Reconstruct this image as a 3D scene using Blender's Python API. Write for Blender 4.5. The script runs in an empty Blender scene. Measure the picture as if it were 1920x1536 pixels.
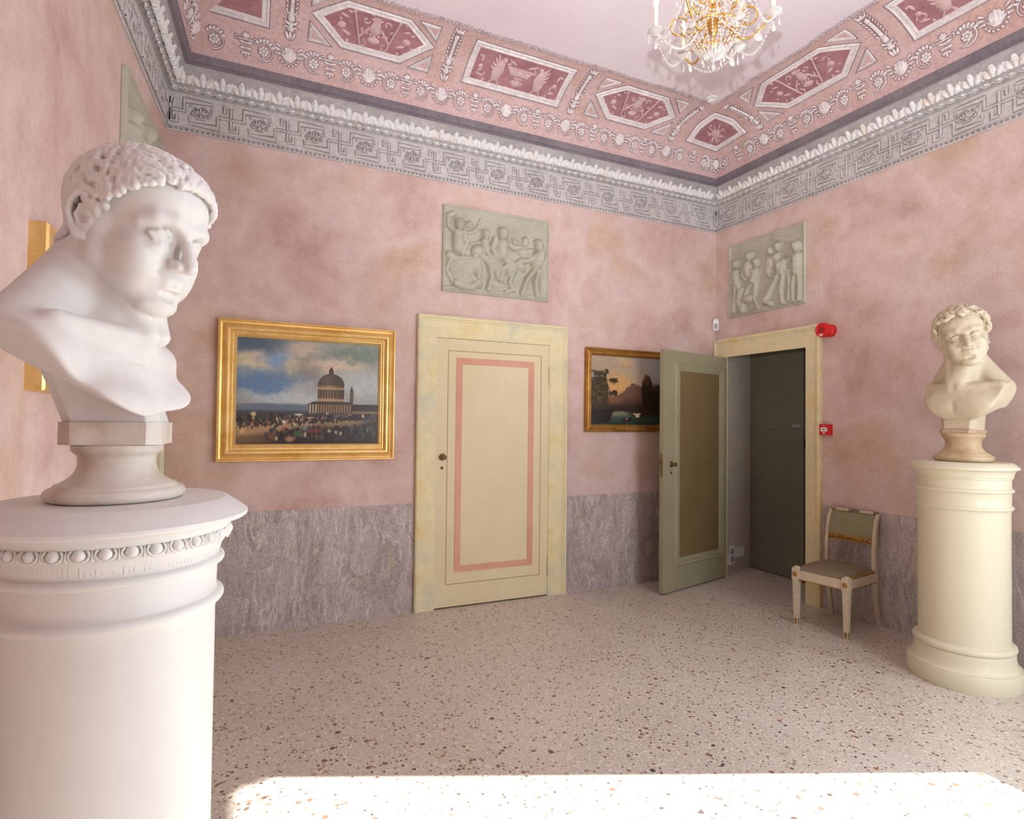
import bpy, math, random
import numpy as np
from mathutils import Vector, Matrix

C = bpy.context.scene.collection
scn = bpy.context.scene
PI = math.pi

# ------------------------------------------------------------------ camera
CAM = Vector((-4.6258, -4.8057, 1.60))
YAW, PITCH, ROLL, FPX = 0.431, 0.021, 0.0112, 1095.6
def _axes():
    cy, sy = math.cos(YAW), math.sin(YAW)
    f = Vector((sy*math.cos(PITCH), cy*math.cos(PITCH), math.sin(PITCH)))
    r = Vector((cy, -sy, 0)); u = r.cross(f)
    return (r*math.cos(ROLL)+u*math.sin(ROLL), -r*math.sin(ROLL)+u*math.cos(ROLL), f)
r_, u_, f_ = _axes()
cam_data = bpy.data.cameras.new('camera')
cam = bpy.data.objects.new('camera', cam_data); C.objects.link(cam)
cam.matrix_world = Matrix(((r_.x, u_.x, -f_.x, CAM.x), (r_.y, u_.y, -f_.y, CAM.y), (r_.z, u_.z, -f_.z, CAM.z), (0, 0, 0, 1)))
cam_data.sensor_width = 36; cam_data.lens = 36*FPX/1920; cam_data.clip_start = 0.05
scn.camera = cam

# ------------------------------------------------------------------ light
scn.view_settings.view_transform = 'Standard'; scn.view_settings.look = 'None'
scn.view_settings.exposure = -0.07; scn.view_settings.gamma = 1.0
scn.view_settings.use_curve_mapping = False
SUN_E = math.radians(28.0)                       # elevation of the sun
SUN_H = Vector((-2.27, 0.955, 0)).normalized()   # heading of its rays over the floor
w = bpy.data.worlds.new('sky'); scn.world = w; w.use_nodes = True
bg = w.node_tree.nodes['Background']; bg.inputs[0].default_value = (0.72, 0.84, 1.0, 1); bg.inputs[1].default_value = 2.2
def lamp(name, kind, energy, color, loc, direction=None, **kw):
    d = bpy.data.lights.new(name, kind); d.energy = energy; d.color = color
    for k, v in kw.items(): setattr(d, k, v)
    o = bpy.data.objects.new(name, d); C.objects.link(o); o.location = loc
    if direction is not None: o.rotation_euler = Vector(direction).to_track_quat('-Z', 'Y').to_euler()
    return o
sd = SUN_H*math.cos(SUN_E) - Vector((0, 0, math.sin(SUN_E)))
lamp('sun', 'SUN', 34.0, (1.0, 0.985, 0.95), (4, -6, 5), sd, angle=0.009)
# daylight through the right wall's window, plus fill from an added rear one
lamp('window_daylight_side', 'AREA', 105, (0.78, 0.89, 1.0), (0.30, -4.55, 1.8), (-1, 0, -0.1), shape='RECTANGLE', size=1.2, size_y=1.8)
lamp('window_fill_rear', 'AREA', 86, (0.84, 0.93, 1.0), (-1.4, -5.95, 1.9), (0, 1, 0.0), shape='RECTANGLE', size=1.3, size_y=2.1)
# added flash, stand-in for whatever cast the chandelier's shadow, tilted towards the ceiling
lamp('stand_in_flash', 'SPOT', 640, (0.95, 0.97, 1.0), CAM + u_*0.30 - f_*0.02, Vector((-1.7, -1.3, 4.5)) - CAM, shadow_soft_size=0.02, spot_size=math.radians(82), spot_blend=1.0)

# ------------------------------------------------------------------ room numbers
S = 1.6/1.4
SR, SL, L = -0.0201, 0.0669, -4.52*S     # slight splay of the side walls
YF = -5.75                               # wall behind the camera
ZB = 3.667                               # underside of the frieze
ZC = 4.555                               # flat of the ceiling
def wallpt(wl, s, d, z):
    if wl == 'B': return (s, -d, z)
    if wl == 'R': return (SR*s - d, s, z)
    if wl == 'L': return (L + SL*s + d, s, z)
    return (s, YF + d, z)
def corner(k, p):
    return {'BR': (-SR*p - p, -p), 'BL': (L - SL*p + p, -p), 'FR': (SR*(YF+p) - p, YF+p), 'FL': (L + SL*(YF+p) + p, YF+p)}[k]

# ------------------------------------------------------------------ materials
MATS = {}
def srgb(r, g, b):
    f = lambda c: c/12.92 if c <= .04045 else ((c+.055)/1.055)**2.4
    return (f(r/255), f(g/255), f(b/255), 1)
def new_mat(name, color=(.8, .8, .8, 1), rough=.6, metal=0., spec=.5):
    m = bpy.data.materials.new(name); m.use_nodes = True
    b = m.node_tree.nodes['Principled BSDF']
    b.inputs['Base Color'].default_value = color; b.inputs['Roughness'].default_value = rough
    b.inputs['Metallic'].default_value = metal; b.inputs['Specular IOR Level'].default_value = spec
    MATS[name] = m
    return m, m.node_tree.nodes, m.node_tree.links, b
def ramp(nd, stops, interp='LINEAR'):
    r = nd.new('ShaderNodeValToRGB'); cr = r.color_ramp; cr.interpolation = interp
    while len(cr.elements) < len(stops): cr.elements.new(0.5)
    for e, (p, c) in zip(cr.elements, stops): e.position = p; e.color = c if len(c) == 4 else (*c, 1)
    return r
def noise(nd, lk, vec, scale, detail=5, rough=.6, dist=0.):
    n = nd.new('ShaderNodeTexNoise'); n.inputs['Scale'].default_value = scale; n.inputs['Detail'].default_value = detail
    n.inputs['Roughness'].default_value = rough; n.inputs['Distortion'].default_value = dist
    if vec: lk.new(vec, n.inputs['Vector'])
    return n
def coords(nd, lk, scale=(1, 1, 1), kind='Object'):
    t = nd.new('ShaderNodeTexCoord'); m = nd.new('ShaderNodeMapping'); m.inputs['Scale'].default_value = scale
    lk.new(t.outputs[kind], m.inputs['Vector']); return m.outputs[0]
def mixc(nd, lk, a, b, fac, mode='MIX'):
    m = nd.new('ShaderNodeMix'); m.data_type = 'RGBA'; m.blend_type = mode
    for s, v in ((0, fac), (6, a), (7, b)):
        if isinstance(v, (tuple, float, int)): m.inputs[s].default_value = v
        else: lk.new(v, m.inputs[s])
    return m.outputs[2]
def bump(nd, lk, b, h, strength=.3, dist=.01):
    n = nd.new('ShaderNodeBump'); n.inputs['Strength'].default_value = strength; n.inputs['Distance'].default_value = dist
    lk.new(h, n.inputs['Height']); lk.new(n.outputs[0], b.inputs['Normal'])

def mottled(name, stops, scale=3., rough=.7, fine=40, fine_amt=.25, bmp=.1, metal=0., stretch=(1, 1, 1), spec=.4):
    m, nd, lk, b = new_mat(name, rough=rough, metal=metal, spec=spec)
    v = coords(nd, lk, stretch)
    n = noise(nd, lk, v, scale, 6, .6); r = ramp(nd, stops); lk.new(n.outputs[0], r.inputs[0])
    n2 = noise(nd, lk, v, fine, 3, .6); r2 = ramp(nd, [(.3, (1-fine_amt,)*3), (.7, (1.,)*3)]); lk.new(n2.outputs[0], r2.inputs[0])
    lk.new(mixc(nd, lk, r.outputs[0], r2.outputs[0], 1., 'MULTIPLY'), b.inputs['Base Color'])
    if bmp: bump(nd, lk, b, n2.outputs[0], bmp, .004)
    return m

def wall_material():
    m, nd, lk, b = new_mat('pink_plaster', rough=.85, spec=.2)
    v = coords(nd, lk)
    big = noise(nd, lk, v, 1.1, 8, .62, .3)
    r = ramp(nd, [(.30, srgb(184, 150, 140)), (.42, srgb(202, 174, 165)), (.52, srgb(213, 190, 184)), (.62, srgb(202, 176, 158)), (.74, srgb(190, 154, 136))])
    lk.new(big.outputs[0], r.inputs[0])
    mid = noise(nd, lk, v, 5., 8, .7, .2); r2 = ramp(nd, [(.32, (.84, .80, .80)), (.6, (1, 1, 1))]); lk.new(mid.outputs[0], r2.inputs[0])
    fine = noise(nd, lk, v, 55., 4, .7); r3 = ramp(nd, [(.3, (.90, .88, .88)), (.65, (1.03, 1.02, 1.02))]); lk.new(fine.outputs[0], r3.inputs[0])
    c = mixc(nd, lk, r.outputs[0], r2.outputs[0], .8, 'MULTIPLY'); c = mixc(nd, lk, c, r3.outputs[0], 1., 'MULTIPLY')
    lk.new(c, b.inputs['Base Color']); bump(nd, lk, b, fine.outputs[0], .08, .004)
    return m
def dado_material():
    m, nd, lk, b = new_mat('painted_marble_dado', rough=.6, spec=.3)
    v = coords(nd, lk, (1, 1, .5))
    n = noise(nd, lk, v, 3.2, 8, .75, .6)
    r = ramp(nd, [(.30, srgb(138, 128, 126)), (.40, srgb(168, 155, 150)), (.48, srgb(176, 162, 158)), (.56, srgb(152, 139, 138)), (.64, srgb(176, 165, 146)), (.72, srgb(158, 152, 128))])
    lk.new(n.outputs[0], r.inputs[0])
    sp = noise(nd, lk, coords(nd, lk), 60., 5, .8); rs = ramp(nd, [(.32, (.62, .58, .6)), (.48, (1, 1, 1)), (.66, (1.28, 1.24, 1.2))]); lk.new(sp.outputs[0], rs.inputs[0])
    c = mixc(nd, lk, r.outputs[0], rs.outputs[0], .9, 'MULTIPLY')
    # pale veins that wander upward
    for sc, wd, am, off in ((6.0, .005, .75, 0.), (12., .006, .5, 3.), (3.6, .004, 1., 7.), (2.4, .0022, 1., 11.)):
        mp = nd.new('ShaderNodeMapping'); mp.inputs['Scale'].default_value = (1, 1, .22); mp.inputs['Location'].default_value = (off, off, off)
        t = nd.new('ShaderNodeTexCoord'); lk.new(t.outputs['Object'], mp.inputs[0])
        q = noise(nd, lk, mp.outputs[0], sc, 6, .62, .5)
        rv = ramp(nd, [(.5-wd*2.2, (0, 0, 0)), (.5, (am,)*3), (.5+wd*2.2, (0, 0, 0))]); lk.new(q.outputs[0], rv.inputs[0])
        gate = noise(nd, lk, mp.outputs[0], 2.3+off*.3, 2, .5); rg = ramp(nd, [(.42, (0, 0, 0)), (.6, (1, 1, 1))]); lk.new(gate.outputs[0], rg.inputs[0])
        mm = nd.new('ShaderNodeMath'); mm.operation = 'MULTIPLY'; lk.new(rv.outputs[0], mm.inputs[0]); lk.new(rg.outputs[0], mm.inputs[1])
        c = mixc(nd, lk, c, srgb(216, 206, 200), mm.outputs[0])
    lk.new(c, b.inputs['Base Color'])
    return m
def terrazzo_material():
    m, nd, lk, b = new_mat('terrazzo', rough=.33, spec=.5)
    v = coords(nd, lk)
    base = noise(nd, lk, v, 1.3, 3, .5); rb = ramp(nd, [(.35, srgb(196, 184, 170)), (.65, srgb(206, 195, 182))]); lk.new(base.outputs[0], rb.inputs[0])
    c = rb.outputs[0]
    for sc, th, stops in ((95., .30, [(0, srgb(218, 208, 196)), (.3, srgb(176, 162, 148)), (.5, srgb(226, 218, 206)), (.72, srgb(150, 128, 114)), (.86, srgb(206, 194, 178))]),
                          (52., .27, [(0, srgb(222, 212, 198)), (.35, srgb(150, 118, 100)), (.5, srgb(208, 196, 180)), (.66, srgb(124, 96, 82)), (.78, srgb(212, 200, 186)), (.92, srgb(96, 80, 74))]),
                          (22., .17, [(0, srgb(160, 112, 86)), (.3, srgb(128, 98, 82)), (.5, srgb(176, 150, 122)), (.7, srgb(140, 96, 78)), (.85, srgb(92, 76, 70))])):
        wn = noise(nd, lk, v, sc*.8, 2, .5); off = nd.new('ShaderNodeVectorMath'); off.operation = 'MULTIPLY_ADD'
        lk.new(wn.outputs['Color'], off.inputs[0]); off.inputs[1].default_value = (.5/sc,)*3; lk.new(v, off.inputs[2])
        vo = nd.new('ShaderNodeTexVoronoi'); vo.inputs['Scale'].default_value = sc; vo.inputs['Randomness'].default_value = 1.; lk.new(off.outputs[0], vo.inputs['Vector'])
        sep = nd.new('ShaderNodeSeparateColor'); lk.new(vo.outputs['Color'], sep.inputs[0])
        cr = ramp(nd, stops, 'CONSTANT'); lk.new(sep.outputs[0], cr.inputs[0])
        # chip size varies per cell
        sz = nd.new('ShaderNodeMapRange'); lk.new(sep.outputs[1], sz.inputs[0]); sz.inputs[3].default_value = 0.; sz.inputs[4].default_value = th*1.8
        if sc < 30: sz.inputs[1].default_value = .45
        lt = nd.new('ShaderNodeMath'); lt.operation = 'LESS_THAN'; lk.new(vo.outputs['Distance'], lt.inputs[0]); lk.new(sz.outputs[0], lt.inputs[1])
        c = mixc(nd, lk, c, cr.outputs[0], lt.outputs[0])
    lk.new(c, b.inputs['Base Color'])
    n = noise(nd, lk, v, 6, 3, .5); rr = ramp(nd, [(.3, (.28,)*3), (.7, (.42,)*3)]); lk.new(n.outputs[0], rr.inputs[0]); lk.new(rr.outputs[0], b.inputs['Roughness'])
    return m
M_WALL = wall_material(); M_DADO = dado_material(); M_FLOOR = terrazzo_material()
M_FRIEZE = mottled('grey_painted_frieze', [(.35, srgb(194, 188, 186)), (.65, srgb(210, 204, 203))], 3, .8)
M_FRIEZE_D = mottled('dark_frieze_grey', [(.35, srgb(140, 132, 130)), (.65, srgb(158, 150, 148))], 3, .8)  # its meander outline strips put the shade of the key's grooves into colour
M_CROWN = mottled('pale_crown_ornament', [(.3, srgb(216, 214, 216)), (.5, srgb(232, 230, 230)), (.7, srgb(222, 208, 196))], 9, .8)
M_CROWN_G = mottled('grey_crown_ground', [(.35, srgb(164, 158, 158)), (.65, srgb(184, 178, 178))], 4, .8)
M_LEDGE = mottled('dark_mauve_ledge', [(.35, srgb(118, 108, 116)), (.65, srgb(138, 128, 134))], 3, .8)
M_COVE = mottled('rose_painted_cove', [(.3, srgb(204, 170, 164)), (.5, srgb(212, 182, 180)), (.7, srgb(200, 164, 152))], 2.2, .85)
M_CEIL = mottled('pale_lilac_ceiling', [(.3, srgb(222, 208, 216)), (.7, srgb(230, 218, 224))], 1.2, .9, fine_amt=.06)
M_ORN = mottled('pale_painted_ornament', [(.35, srgb(222, 212, 212)), (.65, srgb(238, 230, 230))], 12, .85)
M_ORN_D = mottled('mauve_painted_outline', [(.35, srgb(146, 118, 122)), (.65, srgb(164, 134, 136))], 8, .85)
M_PANEL = mottled('deep_rose_panel', [(.35, srgb(160, 112, 118)), (.65, srgb(178, 130, 134))], 7, .85)
M_PANEL_O = mottled('rose_panel_figure', [(.35, srgb(204, 172, 170)), (.65, srgb(216, 186, 184))], 15, .85)
M_BEAD = mottled('grey_bead_line', [(.4, srgb(140, 128, 136)), (.6, srgb(160, 146, 152))], 12, .85)
M_RELIEF = mottled('grey_stone_relief', [(.35, srgb(170, 166, 148)), (.65, srgb(186, 181, 164))], 5, .8, fine_amt=.1, bmp=.05)
M_DOOR = mottled('cream_door_paint', [(.35, srgb(214, 197, 156)), (.65, srgb(222, 206, 168))], 1.5, .5, fine_amt=.05, bmp=.03)
M_DFRAME = mottled('cream_marbled_surround', [(.28, srgb(196, 196, 176)), (.42, srgb(220, 208, 170)), (.55, srgb(226, 211, 166)), (.72, srgb(222, 196, 130))], 2.6, .55, fine=14, fine_amt=.12, bmp=.03)
M_PINKBAND = mottled('terracotta_band', [(.4, srgb(206, 148, 122)), (.6, srgb(214, 158, 134))], 3, .55, fine_amt=.05, bmp=.03)
M_GROOVE = new_mat('groove_line', srgb(150, 134, 100), .8)[0]
M_GREEN = mottled('grey_green_door_paint', [(.35, srgb(146, 140, 112)), (.65, srgb(156, 150, 122))], 2, .6, fine_amt=.06, bmp=.03)
M_GREENP = mottled('olive_brown_panel', [(.35, srgb(112, 94, 60)), (.65, srgb(120, 102, 68))], 2, .6, fine_amt=.06, bmp=.03)
M_DKGREEN = mottled('dark_olive_door_paint', [(.35, srgb(112, 110, 94)), (.65, srgb(122, 119, 102))], 2, .7, fine_amt=.08, bmp=.03)
M_REVEAL = mottled('grey_plaster_reveal', [(.35, srgb(190, 182, 168)), (.65, srgb(202, 192, 178))], 2, .9)
M_GOLD = mottled('gilded_frame', [(.3, srgb(222, 178, 98)), (.5, srgb(238, 200, 128)), (.7, srgb(242, 210, 146))], 7, .34, metal=.62, fine=60, fine_amt=.12, stretch=(1, 1, 1))
M_GOLD2 = mottled('old_gilding', [(.3, srgb(170, 118, 52)), (.7, srgb(206, 158, 84))], 9, .4, metal=.7, fine_amt=.2)
M_BRASS = mottled('gilt_brass', [(.3, srgb(200, 150, 70)), (.7, srgb(232, 190, 110))], 9, .25, metal=.9, fine_amt=.1)
M_DKBRASS = mottled('tarnished_brass', [(.3, srgb(110, 92, 60)), (.7, srgb(150, 128, 88))], 20, .45, metal=.8)
M_BLACK = new_mat('dark_gap', srgb(30, 24, 22), .8)[0]
M_WHITEPL = new_mat('white_plastic', srgb(228, 226, 222), .4)[0]
M_GREYPL = new_mat('grey_plastic', srgb(150, 152, 156), .5)[0]
M_RED = new_mat('red_plastic', srgb(206, 22, 24), .32)[0]
M_DKRED = new_mat('deep_red_plastic', srgb(150, 12, 16), .4)[0]
M_BUST = mottled('white_plaster', [(.3, srgb(224, 221, 216)), (.7, srgb(234, 232, 229))], 3, .5, fine=30, fine_amt=.06, bmp=.05, spec=.35)
M_BUST_BASE = mottled('stained_marble', [(.3, srgb(196, 178, 156)), (.48, srgb(222, 212, 198)), (.7, srgb(232, 226, 218))], 7, .45, fine=25, fine_amt=.12, bmp=.05)
M_BUST2 = mottled('cream_plaster', [(.3, srgb(200, 184, 156)), (.7, srgb(214, 200, 174))], 5, .55, fine=30, fine_amt=.12, bmp=.05)
M_BUST2_BASE = mottled('brown_stained_plaster', [(.3, srgb(176, 142, 100)), (.6, srgb(206, 182, 148))], 6, .6, fine=30, fine_amt=.14)
M_PED = mottled('white_pedestal_paint', [(.3, srgb(226, 225, 221)), (.7, srgb(233, 232, 229))], 1.5, .45, fine_amt=.03, bmp=.02, stretch=(1, 1, .3))
M_PED2 = mottled('cream_pedestal_paint', [(.3, srgb(214, 205, 178)), (.7, srgb(222, 214, 188))], 1.5, .45, fine_amt=.03, bmp=.02, stretch=(1, 1, .3))
M_CHAIR = mottled('ivory_chair_paint', [(.3, srgb(196, 178, 150)), (.7, srgb(214, 198, 172))], 9, .45, fine_amt=.15)
M_SEAT = mottled('taupe_upholstery', [(.3, srgb(124, 108, 86)), (.7, srgb(138, 122, 98))], 8, .8, fine=90, fine_amt=.2)
M_BACKP = mottled('sage_upholstery', [(.3, srgb(132, 128, 98)), (.7, srgb(146, 140, 110))], 8, .8, fine=90, fine_amt=.1)
def glass_mat():
    m, nd, lk, b = new_mat('crystal', (1, 1, 1, 1), .03)
    b.inputs['Transmission Weight'].default_value = .72; b.inputs['IOR'].default_value = 1.5
    b.inputs['Base Color'].default_value = (1., .98, .95, 1)
    return m
M_CRYSTAL = glass_mat()
def emis(name, col, strength):
    m, nd, lk, b = new_mat(name, col, .4); b.inputs['Emission Color'].default_value = col; b.inputs['Emission Strength'].default_value = strength
    return m
M_FLAME = emis('lit_candle_bulb', (1., .78, .48, 1), 60.)
M_CANDLE = new_mat('ivory_candle_tube', srgb(240, 226, 196), .5)[0]

# ------------------------------------------------------------------ objects
def link(name, me, mat, parent=None, smooth=False, loc=None):
    o = bpy.data.objects.new(name, me); C.objects.link(o)
    if mat is not None:
        if not isinstance(mat, (list, tuple)): mat = [mat]
        for m in mat: me.materials.append(m)
    if smooth: me.shade_smooth()
    if parent is not None: o.parent = parent
    if loc is not None: o.location = loc
    return o
def empty(name, label, cat, loc=(0, 0, 0), rz=0., group=None):
    o = bpy.data.objects.new(name, None); C.objects.link(o); o.location = loc; o.rotation_euler = (0, 0, rz)
    o.empty_display_size = .05
    o['label'] = label; o['category'] = cat
    if group: o['group'] = group
    return o
def struct(o): o['kind'] = 'structure'; return o

class MB:
    """collects vertices and faces for ONE mesh"""
    def __init__(s): s.v = []; s.f = []; s.m = []
    def add(s, V, F, mi=0):
        n = len(s.v); s.v.extend([tuple(map(float, p)) for p in V]); s.f.extend([tuple(n+i for i in f) for f in F]); s.m.extend([mi]*len(F)); return s
    def box(s, lo, hi, mi=0, T=None):
        x0, y0, z0 = lo; x1, y1, z1 = hi
        V = [(x0, y0, z0), (x1, y0, z0), (x1, y1, z0), (x0, y1, z0), (x0, y0, z1), (x1, y0, z1), (x1, y1, z1), (x0, y1, z1)]
        if T: V = [T(*p) for p in V]
        return s.add(V, [(0, 3, 2, 1), (4, 5, 6, 7), (0, 1, 5, 4), (1, 2, 6, 5), (2, 3, 7, 6), (3, 0, 4, 7)], mi)
    def lathe(s, prof, n=48, c=(0, 0, 0), mi=0):
        V = []; F = []
        for r, z in prof:
            for i in range(n):
                a = 2*PI*i/n; V.append((c[0]+r*math.cos(a), c[1]+r*math.sin(a), c[2]+z))
        for j in range(len(prof)-1):
            for i in range(n):
                F.append((j*n+i, j*n+(i+1) % n, (j+1)*n+(i+1) % n, (j+1)*n+i))
        F.append(tuple(range(n-1, -1, -1))); F.append(tuple((len(prof)-1)*n+i for i in range(n)))
        return s.add(V, F, mi)
    def tube(s, pts, rad, n=8, mi=0, caps=True):
        pts = [Vector(p) for p in pts]; m = len(pts)
        if not hasattr(rad, '__len__'): rad = [rad]*m
        V = []; F = []; prev = None
        for i, p in enumerate(pts):
            t = (pts[min(i+1, m-1)]-pts[max(i-1, 0)]).normalized()
            if prev is None:
                a = Vector((0, 0, 1)) if abs(t.z) < .9 else Vector((1, 0, 0)); x = t.cross(a).normalized()
            else: x = (prev - t*prev.dot(t)).normalized()
            prev = x; y = t.cross(x)
            for k in range(n):
                a = 2*PI*k/n; V.append(p + (x*math.cos(a)+y*math.sin(a))*rad[i])
        for i in range(m-1):
            for k in range(n): F.append((i*n+k, i*n+(k+1) % n, (i+1)*n+(k+1) % n, (i+1)*n+k))
        if caps: F.append(tuple(range(n-1, -1, -1))); F.append(tuple((m-1)*n+k for k in range(n)))
        return s.add(V, F, mi)
    def ell(s, c, r, seg=10, rings=6, mi=0, T=None):
        V = [(0, 0, 1)]; F = []
        for j in range(1, rings):
            a = PI*j/rings
            for i in range(seg): b = 2*PI*i/seg; V.append((math.sin(a)*math.cos(b), math.sin(a)*math.sin(b), math.cos(a)))
        V.append((0, 0, -1))
        for i in range(seg): F.append((0, 1+i, 1+(i+1) % seg))
        for j in range(rings-2):
            for i in range(seg): F.append((1+j*seg+i, 1+(j+1)*seg+i, 1+(j+1)*seg+(i+1) % seg, 1+j*seg+(i+1) % seg))
        k = len(V)-1
        for i in range(seg): F.append((k, 1+(rings-2)*seg+(i+1) % seg, 1+(rings-2)*seg+i))
        V = [(c[0]+v[0]*r[0], c[1]+v[1]*r[1], c[2]+v[2]*r[2]) for v in V]
        if T: V = [T(*p) for p in V]
        return s.add(V, F, mi)
    def mesh(s, name='mesh'):
        me = bpy.data.meshes.new(name); me.from_pydata(s.v, [], s.f)
        if any(s.m): me.polygons.foreach_set('material_index', s.m)
        me.update(); return me
    def obj(s, name, mat, parent=None, smooth=False, loc=None):
        me = s.mesh(name); o = link(name, me, mat, parent, False, loc)
        if smooth:
            me.shade_smooth()
            if smooth != 'all': me.set_sharp_from_angle(angle=math.radians(38))
        return o
def frame_sweep(mb, x0, x1, z0, z1, prof, T, mi=0):
    """picture-frame moulding: prof = (inset from the outer edge, height off the wall)"""
    V = []; n = len(prof)
    for (cx, cz, sx, sz) in ((x0, z0, 1, 1), (x1, z0, -1, 1), (x1, z1, -1, -1), (x0, z1, 1, -1)):
        for i, h in prof: V.append(T(cx+sx*i, h, cz+sz*i))
    F = []
    for k in range(4):
        for j in range(n-1):
            F.append((k*n+j, ((k+1) % 4)*n+j, ((k+1) % 4)*n+j+1, k*n+j+1))
    mb.add(V, F, mi)
def grid_mesh(name, fn, nu, nv, flip=False):
    """fn(U,V) -> (N,3) numpy positions"""
    u, v = np.meshgrid(np.linspace(0, 1, nu), np.linspace(0, 1, nv)); P = fn(u.ravel(), v.ravel())
    me = bpy.data.meshes.new(name); i = np.arange(nu*nv).reshape(nv, nu)
    q = np.stack([i[:-1, :-1], i[:-1, 1:], i[1:, 1:], i[1:, :-1]], -1).reshape(-1, 4)
    if flip: q = q[:, ::-1]
    np_mesh(me, P, q); return me
def np_mesh(me, P, Q):
    me.vertices.add(len(P)); me.vertices.foreach_set('co', np.ascontiguousarray(P, dtype=np.float32).ravel())
    me.loops.add(Q.size); me.loops.foreach_set('vertex_index', np.ascontiguousarray(Q, dtype=np.int32).ravel())
    me.polygons.add(len(Q)); me.polygons.foreach_set('loop_start', np.arange(0, Q.size, Q.shape[1], dtype=np.int32))
    me.update(calc_edges=True)

# ================================================================== STRUCTURE
# floor
mb = MB(); mb.box((L-1.2, YF-.4, -.12), (2.2, 1.2, 0)); struct(mb.obj('floor', M_FLOOR))
# wall_back, with nothing cut into it
def plain_wall(name, wl, s0, s1, z0, z1, holes=(), thick=.12, mat=M_WALL, parent=None):
    ss = sorted({s0, s1, *[h[0] for h in holes], *[h[1] for h in holes]}); zs = sorted({z0, z1, *[h[2] for h in holes], *[h[3] for h in holes]})
    b = MB()
    for i in range(len(ss)-1):
        for j in range(len(zs)-1):
            a, c = (ss[i]+ss[i+1])/2, (zs[j]+zs[j+1])/2
            if any(h[0] < a < h[1] and h[2] < c < h[3] for h in holes): continue
            b.box((ss[i], 0, zs[j]), (ss[i+1], -thick, zs[j+1]), T=lambda s, d, z: wallpt(wl, s, d, z))
    return b.obj(name, mat, parent)
D2 = (-1.105, -.166, 2.300)           # opening of the right-hand doorway (y0, y1, top)
WIN = (-5.15, -3.885, .84, 2.79)       # window on the right wall
struct(plain_wall('wall_back', 'B', L-.3, .3, 0, 4.7))
struct(plain_wall('wall_left', 'L', YF-.1, 0, 0, 4.7))
struct(plain_wall('wall_right', 'R', YF-.1, 0, 0, 4.7, [(D2[0]-.12, D2[1]+.10, 0, D2[2]+.1), WIN]))
struct(plain_wall('wall_front', 'F', L-.5, .4, 0, 4.7, [(-2.1, -.7, .84, 2.95)]))
# painted dado strips
for nm, wl, segs in (('baseboard_back', 'B', [(L-.0, -3.307), (-1.857, 0)]), ('baseboard_right', 'R', [(YF, -1.27)]), ('baseboard_left', 'L', [(YF, -1.33)])):
    b = MB()
    for s0, s1 in segs: b.box((s0, .004, 0), (s1, -.01, .905), T=lambda s, d, z: wallpt(wl, s, d, z))
    struct(b.obj(nm, M_DADO))
# window frames, out of view; the rear one is added for its fill light
def window(name, wl, s0, s1, z0, z1):
    b = MB(); frame_sweep(b, s0, s1, z0, z1, [(0, -.14), (0, .02), (-.09, .02), (-.09, 0)], lambda s, d, z: wallpt(wl, s, d, z))
    return struct(b.obj(name, M_DFRAME))
window('window_1', 'R', *WIN); window('added_window_2', 'F', -2.1, -.7, .84, 2.95)

# added unseen leaves outside the window, shaped to rag the sunbeam's top corner
lv = MB(); rl = random.Random(12); k0 = Vector((-4.63, -1.93, 0)) - sd*(5.16/abs(sd.x)); sx = Vector((0, 0, 1)).cross(sd).normalized(); sy = sd.cross(sx)
for i in range(46):
    a = rl.uniform(0, 2*PI); q = rl.uniform(0, .15); c_ = k0+sx*q*math.cos(a)*1.2+sy*q*math.sin(a)+sd*rl.uniform(-.12, .12); d1 = Vector((rl.gauss(0, 1), rl.gauss(0, 1), rl.gauss(0, 1))).normalized(); d2 = d1.orthogonal().normalized()
    L1 = rl.uniform(.03, .05); lv.add([c_-d1*L1, c_-d1*L1*.3+d2*L1*.5, c_+d1*L1*.5+d2*L1*.4, c_+d1*L1, c_+d1*L1*.5-d2*L1*.4, c_-d1*L1*.3-d2*L1*.5], [(0, 1, 2, 3, 4, 5)])
lv.tube([k0+Vector((0, .35, -.9)), k0+Vector((.02, .2, -.35)), k0+Vector((0, .02, 0)), k0+Vector((.02, -.06, .12))], .006, 6)
vn = lv.obj('sunbeam_edge_leaves', mottled('leaf_green', [(.4, srgb(60, 86, 40)), (.6, srgb(86, 112, 56))], 9, .6)); vn['label'] = 'added leaves outside the sunny window that roughen the sun patch edge'; vn['category'] = 'plant'; vn['kind'] = 'stuff'

# ceiling : cove + flat
PROF = np.array([(.17, 4.17), (.173, 4.205), (.18, 4.245), (.19, 4.28), (.205, 4.315), (.23, 4.352), (.262, 4.388), (.31, 4.424), (.37, 4.456), (.43, 4.487), (.5, 4.515), (.56, 4.533), (.62, 4.545), (.67, 4.551), (.72, 4.555)])
ARC = np.concatenate([[0], np.cumsum(np.hypot(*np.diff(PROF, axis=0).T))])
def cove_pz(v):
    if v > ARC[-1]: return .72+v-ARC[-1], ZC, 0., -1.
    v = max(v, 0); i = min(np.searchsorted(ARC, v, side='right')-1, len(PROF)-2)
    t = (v-ARC[i])/(ARC[i+1]-ARC[i]); a, b = PROF[i], PROF[i+1]; d = (b-a)/np.hypot(*(b-a))
    return a[0]+t*(b[0]-a[0]), a[1]+t*(b[1]-a[1]), d[1], -d[0]
def cove(wl):
    def f(s, v, h=0.):
        p, z, n0, n1 = cove_pz(v); return wallpt(wl, s, p+n0*h, z+n1*h)
    return f
def ring_loft(prof, flip=False):
    V = []; F = []; ks = ('BR', 'BL', 'FL', 'FR')
    for p, z in prof:
        for k in ks: x, y = corner(k, p); V.append((x, y, z))
    for j in range(len(prof)-1):
        for i in range(4): F.append((4*j+i, 4*j+(i+1) % 4, 4*j+4+(i+1) % 4, 4*j+4+i))
    return V, F
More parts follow.
